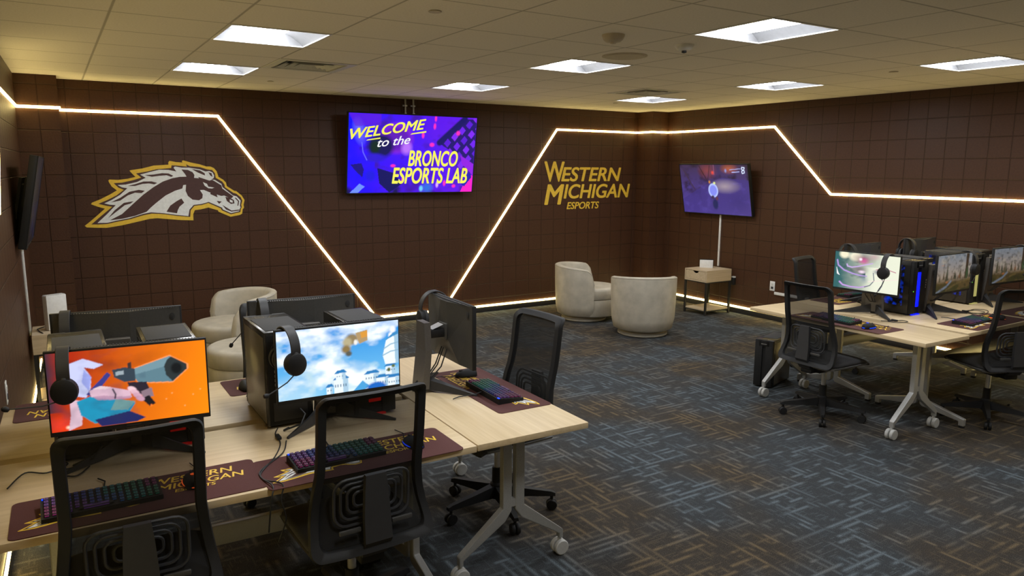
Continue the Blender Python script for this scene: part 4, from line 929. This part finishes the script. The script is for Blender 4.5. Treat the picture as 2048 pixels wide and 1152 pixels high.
place('M9', 'monitor seen from behind above the teal and white screen', 3.29, -4.45, 181, pic_swirl(), .048, .968)
place('M10', 'monitor seen from behind just left of the amber lit tower', 4.27, -4.41, 180.5, pic_dim(), .048, .968)

def tower(label, x, y, z, deg, ledm, win='dwin', W_=.205, D_=.415, H_=.438, group='black tower computers', name='desktop_computer'):
    t = thing(name, label, 'computer', (x, y, z), math.radians(deg), group)
    MB().box((0, .008, .012+(H_-.024)/2+.006), (W_, D_-.016, H_-.012), bev=.004).build('case', 'pcmetal', t)
    MB().box((0, .035, H_+.0005), (W_-.03, D_-.13, .005), bev=.001).build('top_vent', 'pctop', t)
    m = MB()
    for s in (-1, 1): m.box((s*(W_/2-.035), -D_/2+.004, H_/2+.006), (.066, .026, H_-.012), bev=.005)
    m.box((0, -D_/2+.010, H_/2+.006), (W_*.34, .012, H_-.02))
    m.box((0, -D_/2+.004, H_-.03), (W_*.6, .026, .055), bev=.004).build('front_panel', 'blackpl', t)
    if ledm:
        MB().box((.0, -D_/2+.002, H_*.47), (.060, .006, H_*.64), bev=.002).build('light_bar', ledm, t)
        MB().box((0, -D_/2+.004, .004), (W_*.5, .02, .006)).build('underglow', ledm, t, smooth=False)
        MB().lathe([(.001, -.001), (.004, -.001), (.004, .001)], 10, c=(-W_/2+.02, -D_/2-.010, H_*.45), axis='y').build('power_light', 'grn', t)
    MB().box((0, -D_/2-.0095, H_-.035), (.05, .001, .006)).build('badge', 'iop', t, smooth=False)
    MB().box((-W_/2-.001, .01, H_/2+.02), (.003, D_-.11, H_-.11), bev=.001).build('side_window', win, t)
    MB().box((W_/2+.0015, .02, H_/2), (.003, D_-.06, H_-.05), bev=.001).build('side_panel', 'bronze', t)
    yb = D_/2
    MB().box((0, yb+.0005, H_/2), (W_-.02, .003, H_-.03)).build('back_plate', 'blackpl', t, smooth=False)
    m = MB().box((-.055, yb+.003, H_-.115), (.045, .004, .155), bev=.001)
    m.build('port_plate', 'iop', t)
    m = MB()
    for k in range(5): m.box((-.055, yb+.007, H_-.06-.026*k), (.030, .008, .012), bev=.001)
    m.build('port', 'hole', t)
    MB().lathe([(.048, 0), (.048, .004), (.042, .004), (.042, .001)], 28, c=(.03, yb, H_-.085), axis='y').build('exhaust_ring', 'darkpl', t)
    m = MB()
    for k in range(4): m.box((.0, yb+.003, .20+.020*k), (.13, .003, .012))
    m.build('slot_cover', 'iop', t, smooth=False)
    MB().box((0, yb+.003, .075), (.15, .003, .085), bev=.001).build('power_supply', 'darkpl', t)
    if z > .3: MB().tube([(-.04, yb+.008, .075), (-.05, yb+.05, .06), (-.02, yb+.085, .03), (.05, yb+.06, .006), (.02, yb+.03, .004)], .0045, 7).build('power_cord', 'rubber', t)
    for sx in (-1, 1):
        for sy in (-1, 1): MB().lathe([(.013, 0), (.013, .013)], 12, c=(sx*(W_/2-.03), sy*(D_/2-.05), 0)).build('foot', 'base', t)
    return t
tower('black tower left of the blue sky screen, its back and ports facing out', -1.995, -4.94, TZ, 180, None)
tower('black tower right of the blue sky screen, front glowing red', -1.617, -4.995, TZ, 0, 'red')
tower('black tower behind the left half of the orange screen', -2.792, -4.91, TZ, 180, None)
tower('black tower behind the right half of the orange screen, front glowing red', -2.458, -4.945, TZ, -1, 'red')
tower('black tower with a bright blue light bar on the right desks', 3.02, -4.925, TZ, 0, 'blue', 'gwin', .19)
tower('black tower just left of the misty landscape screen', 3.232, -4.860, TZ, 180, None, W_=.20)
tower('black tower with an amber light bar right of the misty landscape screen', 3.965, -4.905, TZ, 0, 'gld', 'gwin')
tower('black tower left of the dim green landscape screen, against the wall side', 4.335, -4.80, TZ, 180, 'blue')
tower('black tower standing on the carpet under the right end desk', 2.535, -4.165, 0, -73.5, None, W_=.165, D_=.40, H_=.425)
tower('black tower on the carpet under the front left desk', -1.72, -5.05, 0, 5, None, W_=.165, D_=.38, H_=.40)

def make_headset(label):
    t = thing('headset', label, 'headset', (0, 0, 0), 0, 'black headsets hung on monitors')
    R_ = .082
    arc = [(R_*math.cos(a), -.082+.092*math.sin(a)) for a in [math.radians(-14+208*k/26) for k in range(27)]]
    MB().rings([[(sx*.022, y*f, (z+.082)*f-.082) for sx, f in ((-1, 1.0), (-.9, 1.045), (.9, 1.045), (1, 1.0), (.8, .955), (-.8, .955))] for y, z in arc]).build('headband', 'darkpl', t, ang=50)
    for s in (-1, 1):
        MB().tube([(0, s*.080, -.085), (0, s*.088, -.10), (0, s*.088, -.118)], .007, 8, sq=(1.6, .8)).build('yoke', 'darkpl', t)
        c = MB().lathe([(.001, s*.098), (.034, s*.097), (.046, s*.092), (.050, s*.082), (.050, s*.068), (.042, s*.066), (.001, s*.066)], 28, c=(0, 0, -.138), axis='y').build('ear_cup', 'blackpl', t)
        c.scale = (.92, 1, 1.0)
        MB().lathe([(.040, s*.067), (.046, s*.060), (.045, s*.048), (.030, s*.044), (.020, s*.052), (.001, s*.054)], 28, c=(0, 0, -.138), axis='y').build('ear_cushion', 'seat', c)
    b = MB().tube([(-.012, -.084, -.180), (-.05, -.095, -.203), (-.10, -.11, -.218), (-.145, -.115, -.234)], .0026, 6).build('microphone_boom', 'rubber', t)
    e = MB().lathe([(.001, -.013), (.008, -.010), (.0105, 0), (.008, .010), (.001, .013)], 16, axis='x').build('microphone', 'blackpl', b); e.location = (-.152, -.116, -.235)
    return t
HS = make_headset('')
def hang(key, lx, label, first=False, twist=0.0, tilt=0.0):
    x, y, a, zt, s = MON[key]; o = .016
    p = (x+(lx*math.cos(a)-o*math.sin(a))*s, y+(lx*math.sin(a)+o*math.cos(a))*s, zt-.002)
    h = HS if first else dup(HS, p, 0, label, scale=s)
    h.location = p; h.rotation_euler = (0, tilt, a+twist); h['label'] = label; return h
hang('M2', -.225, 'black headset with a boom microphone hung on the blue sky screen', True, .22)
def swing(h, ang):
    """turn the microphone boom about its ear cup"""
    b = [c for c in h.children if c.name.startswith('microphone_boom')][0]; pv = Vector((0, 0, -.138))
    b.rotation_euler = (0, ang, 0); b.location = pv-Matrix.Rotation(ang, 3, 'Y') @ pv
swing(hang('M1', -.215, 'black headset hung on the left end of the orange screen'), .40)
swing(hang('M3', .205, 'black headset hung on the far corner of the sideways monitor'), -1.2)
swing(hang('M4', .175, 'black headset hung on the right of the teal and white screen'), -.85)
hang('M5', .225, 'black headset hung on the misty landscape screen by the amber light bar')
hang('M6', .19, 'black headset at the right edge of the photo on the dim landscape screen')
swing(hang('M7', .205, 'black headset hung on the reversed monitor beyond the blue sky screen'), -1.95)
hang('M8', .215, 'black headset hung on the reversed monitor beyond the orange screen')
hang('M9', .235, 'black headset hung on the reversed monitor above the teal and white screen')
hang('M10', .225, 'black headset hung on the reversed monitor left of the amber lit tower')

# ---------------------------------------------------------------- mouse pads, keyboards, mice
def make_pad(label):
    t = thing('mouse_pad', label, 'mouse pad', (0, 0, 0), 0, 'maroon printed mouse pads')
    MB().prism(rrect(.79, .30, .022, 6), 0, .003).build('mat', 'pad', t, smooth=False)
    for body, x0, x1, y0, y1 in (('WESTERN', .03, .315, .060, .112), ('MICHIGAN', .045, .345, .000, .050), ('ESPORTS', .095, .235, -.036, -.010)):
        text_mesh('lettering', body, y1-y0, x1-x0, 'gold', t, shear=.2, smear=.014, thick=.0006, origin=(x0, y0, .003), frame='xy')
    emblem('emblem', t, .235, (-.19, -.025, .0031), 'xy')
    return t
PD = make_pad('')
def pad(x, y, deg, label, first=False, scale=1.0):
    o = PD if first else dup(PD, (0, 0, 0), 0, label, scale=scale)
    o.location = (x, y, TZ); o.rotation_euler = (0, 0, math.radians(deg)); o['label'] = label
pad(-1.855, -5.650, -.5, 'maroon mouse pad before the blue sky screen', True)
pad(-2.637, -5.600, -.5, 'maroon mouse pad before the orange screen')
pad(-.953, -5.105, 89, 'maroon mouse pad on the left end desk')
pad(2.248, -5.02, -91, 'maroon mouse pad with the blue ringed mouse on the right end desk')
pad(3.205, -5.555, 1, 'maroon mouse pad before the misty landscape screen')
pad(4.06, -5.555, 0, 'maroon mouse pad before the dim landscape screen at right')
pad(-1.745, -4.42, 180, 'maroon mouse pad on the left rear desk near the tower ports')
pad(-2.665, -4.34, 179, 'maroon mouse pad by the left wall on the left rear desk')
pad(3.25, -4.40, 180, 'maroon mouse pad on the right rear desk under the reversed monitor', scale=.97)

KW, KD, NC = .362, .142, 16
KEYM = []
for i in range(len(KEYC)):
    m = MB().box((0, 0, .0045), (.0165, .0165, .009), bev=.0022, seg=1); m.box((0, .002, .0091), (.0042, .0042, .0005), mi=1)
    o = m.build('key_cap', ['blackpl', 'key%d' % i], None); KEYM.append(o.data); bpy.data.objects.remove(o)
def keyboard(x, y, deg, label, scale=1.0, order=1):
    t = thing('keyboard', label, 'keyboard', (x, y, TZ+.0033), math.radians(deg), 'black lit keyboards', scale)
    MB().rings([[(sx*KW/2, yy, z) for sx, z in ((-1, 0), (1, 0), (1, h_), (-1, h_))] for yy, h_ in ((-KD/2, .016), (KD/2, .029))]).build('body', 'blackpl', t, smooth=False)
    MB().box((-KW/2+.012, KD/2-.006, .030), (.016, .008, .003)).build('status_light', 'mblue', t, smooth=False)
    MB().tube([(.0, KD/2, .018), (.01, KD/2+.04, .006), (.02, KD/2+.12, .004), (.0, KD/2+.16, .004)], .0028, 6).build('cord', 'rubber', t)
    sl = math.atan2(.013, KD)
    for r in range(6):
        for c in range(NC):
            if r == 0 and 4 <= c <= 9:
                if c != 4: continue
            xx = -KW/2+.017+c*(KW-.034)/(NC-1); yy = -KD/2+.017+r*(.0215)
            k = bpy.data.objects.new('key_cap', KEYM[(int(c*6/NC)+(r//3)) % 6 if order > 0 else 5-int(c*6/NC)]); COL.objects.link(k); k.parent = t
            if r == 0 and c == 4: xx += 2.5*(KW-.034)/(NC-1); k.scale = (6.2, 1, 1)
            k.location = (xx, yy, .0165+(yy+KD/2)/KD*.013); k.rotation_euler = (sl, 0, 0)
keyboard(-1.945, -5.625, 1.5, 'black keyboard with rainbow keys before the blue sky screen')
keyboard(-2.765, -5.60, 1.0, 'black keyboard before the orange screen, seen through a chair back')
keyboard(-.972, -5.205, 88, 'black keyboard with blue green keys on the left end desk')
keyboard(2.24, -4.955, -93, 'black keyboard on the right end desk behind a chair', .97)
keyboard(3.085, -5.535, 4, 'black keyboard before the misty landscape screen', .97)
keyboard(3.42, -4.335, 180, 'black keyboard on the right rear desk under the reversed monitor', .97)

def mouse(x, y, deg, label, ring, scale=1.0):
    t = thing('computer_mouse', label, 'computer mouse', (x, y, TZ+.0034), math.radians(deg), 'black computer mice', scale)
    rings = []
    for k in range(15):
        a = -PI/2+PI*k/14; yy = .062*math.sin(a); w_ = .034*math.cos(a)**.6*(1-.10*math.sin(a)*.6) if 0 < k < 14 else .004; h_ = (.040-.010*math.sin(a)-.004)*math.cos(a)**.5 if 0 < k < 14 else .008
        rings.append([(w_*math.cos(q), yy, .004+h_*max(-.08, math.sin(q))) for q in [2*PI*i/20 for i in range(20)]])
    MB().rings(rings).build('shell', 'blackpl', t, ang=60)
    MB().box((0, .030, .033), (.007, .022, .012), bev=.003).build('scroll_wheel', 'darkpl', t)
    if ring:
        MB().tube([(.0345*math.cos(q), .0625*math.sin(q), .008) for q in [2*PI*i/30 for i in range(30)]], .0022, 6, closed=True).build('light_ring', ring, t)
        e = MB().lathe([(.009, 0), (.009, .001), (.005, .0012), (.005, .0)], 18).build('logo_light', ring, t); e.location = (0, -.020, .0435)
    MB().tube([(0, .060, .010), (.004, .085, .004), (.03, .14, .003), (.02, .20, .003)], .002, 6).build('cord', 'rubber', t)
mouse(-1.628, -5.655, 5, 'computer mouse with a blue light ring before the blue sky screen', 'mblue')
mouse(-2.476, -5.585, 0, 'computer mouse glowing orange before the orange screen', 'morange')
mouse(-.945, -4.855, 78, 'unlit black computer mouse below the sideways monitor', None)
mouse(2.20, -5.255, -95, 'computer mouse glowing blue at the end of the right end desk', 'mblue', .97)
mouse(3.40, -5.565, 0, 'computer mouse glowing orange before the misty landscape screen', 'morange', .97)
mouse(-2.045, -4.475, 180, 'unlit black computer mouse beside the tower with ports', None)

# ---------------------------------------------------------------- loose cables
def cable(label, pts, r=.0028, box=None):
    t = thing('cable', label, 'cable', (0, 0, 0), 0, 'loose black cables')
    P = [Vector(p) for p in pts]; out = []
    for k in range(len(P)-1):
        p0, p1, p2, p3 = P[max(k-1, 0)], P[k], P[k+1], P[min(k+2, len(P)-1)]
        for j in range(6):
            u = j/6; out.append(.5*((2*p1)+(p2-p0)*u+(2*p0-5*p1+4*p2-p3)*u*u+(3*p1-p0-3*p2+p3)*u**3))
    out.append(P[-1])
    MB().tube(out, r, 6).build('wire', 'rubber', t)
    if box: MB().box(box, (.018, .05, .014), bev=.004).build('inline_control', 'blackpl', t)
z = TZ+.0066
cable('black headset cable with an inline control running off the front left desk', [(-2.06, -5.165, z), (-2.09, -5.24, z), (-2.10, -5.36, z), (-2.16, -5.50, z), (-2.243, -5.63, z), (-2.245, -5.70, z), (-2.20, -5.775, z+.002), (-2.215, -5.805, .70), (-2.20, -5.80, .62), (-2.22, -5.76, .52)], box=(-2.09, -5.29, z+.005))
cable('second black cable beside the headset cable on the front left desk', [(-2.07, -5.34, z), (-2.12, -5.47, z), (-2.235, -5.60, z), (-2.25, -5.68, z), (-2.235, -5.775, z+.002), (-2.25, -5.803, .70), (-2.26, -5.79, .58)])
cable('looped black cable on the front left desk at the left edge', [(-3.05, -5.30, z), (-3.00, -5.17, z), (-2.93, -5.21, z), (-2.86, -5.15, z), (-2.90, -5.10, z), (-2.82, -5.10, z), (-2.80, -5.19, z), (-2.90, -5.22, z), (-2.84, -5.30, z), (-2.79, -5.22, z)])
cable('coiled black cable with an inline control before the amber lit tower', [(3.30, -5.50, z), (3.42, -5.38, z), (3.50, -5.27, z), (3.62, -5.30, z), (3.60, -5.38, z), (3.48, -5.37, z), (3.50, -5.30, z), (3.66, -5.27, z), (3.70, -5.35, z), (3.55, -5.41, z), (3.47, -5.33, z), (3.50, -5.25, z)], box=(3.47, -5.29, z+.006))
cable('coiled black cable beside the stand of the teal and white screen', [(2.52, -5.15, z), (2.60, -5.20, z), (2.68, -5.22, z), (2.66, -5.28, z), (2.57, -5.25, z), (2.55, -5.19, z), (2.64, -5.14, z), (2.75, -5.05, z)], box=(2.60, -5.21, z+.006))
cable('black cable curling behind the sideways monitor on the left end desk', [(-1.20, -4.93, z), (-1.13, -4.98, z), (-1.10, -5.06, z), (-1.17, -5.08, z), (-1.26, -4.92, z), (-1.33, -4.86, z), (-1.36, -4.80, z)])
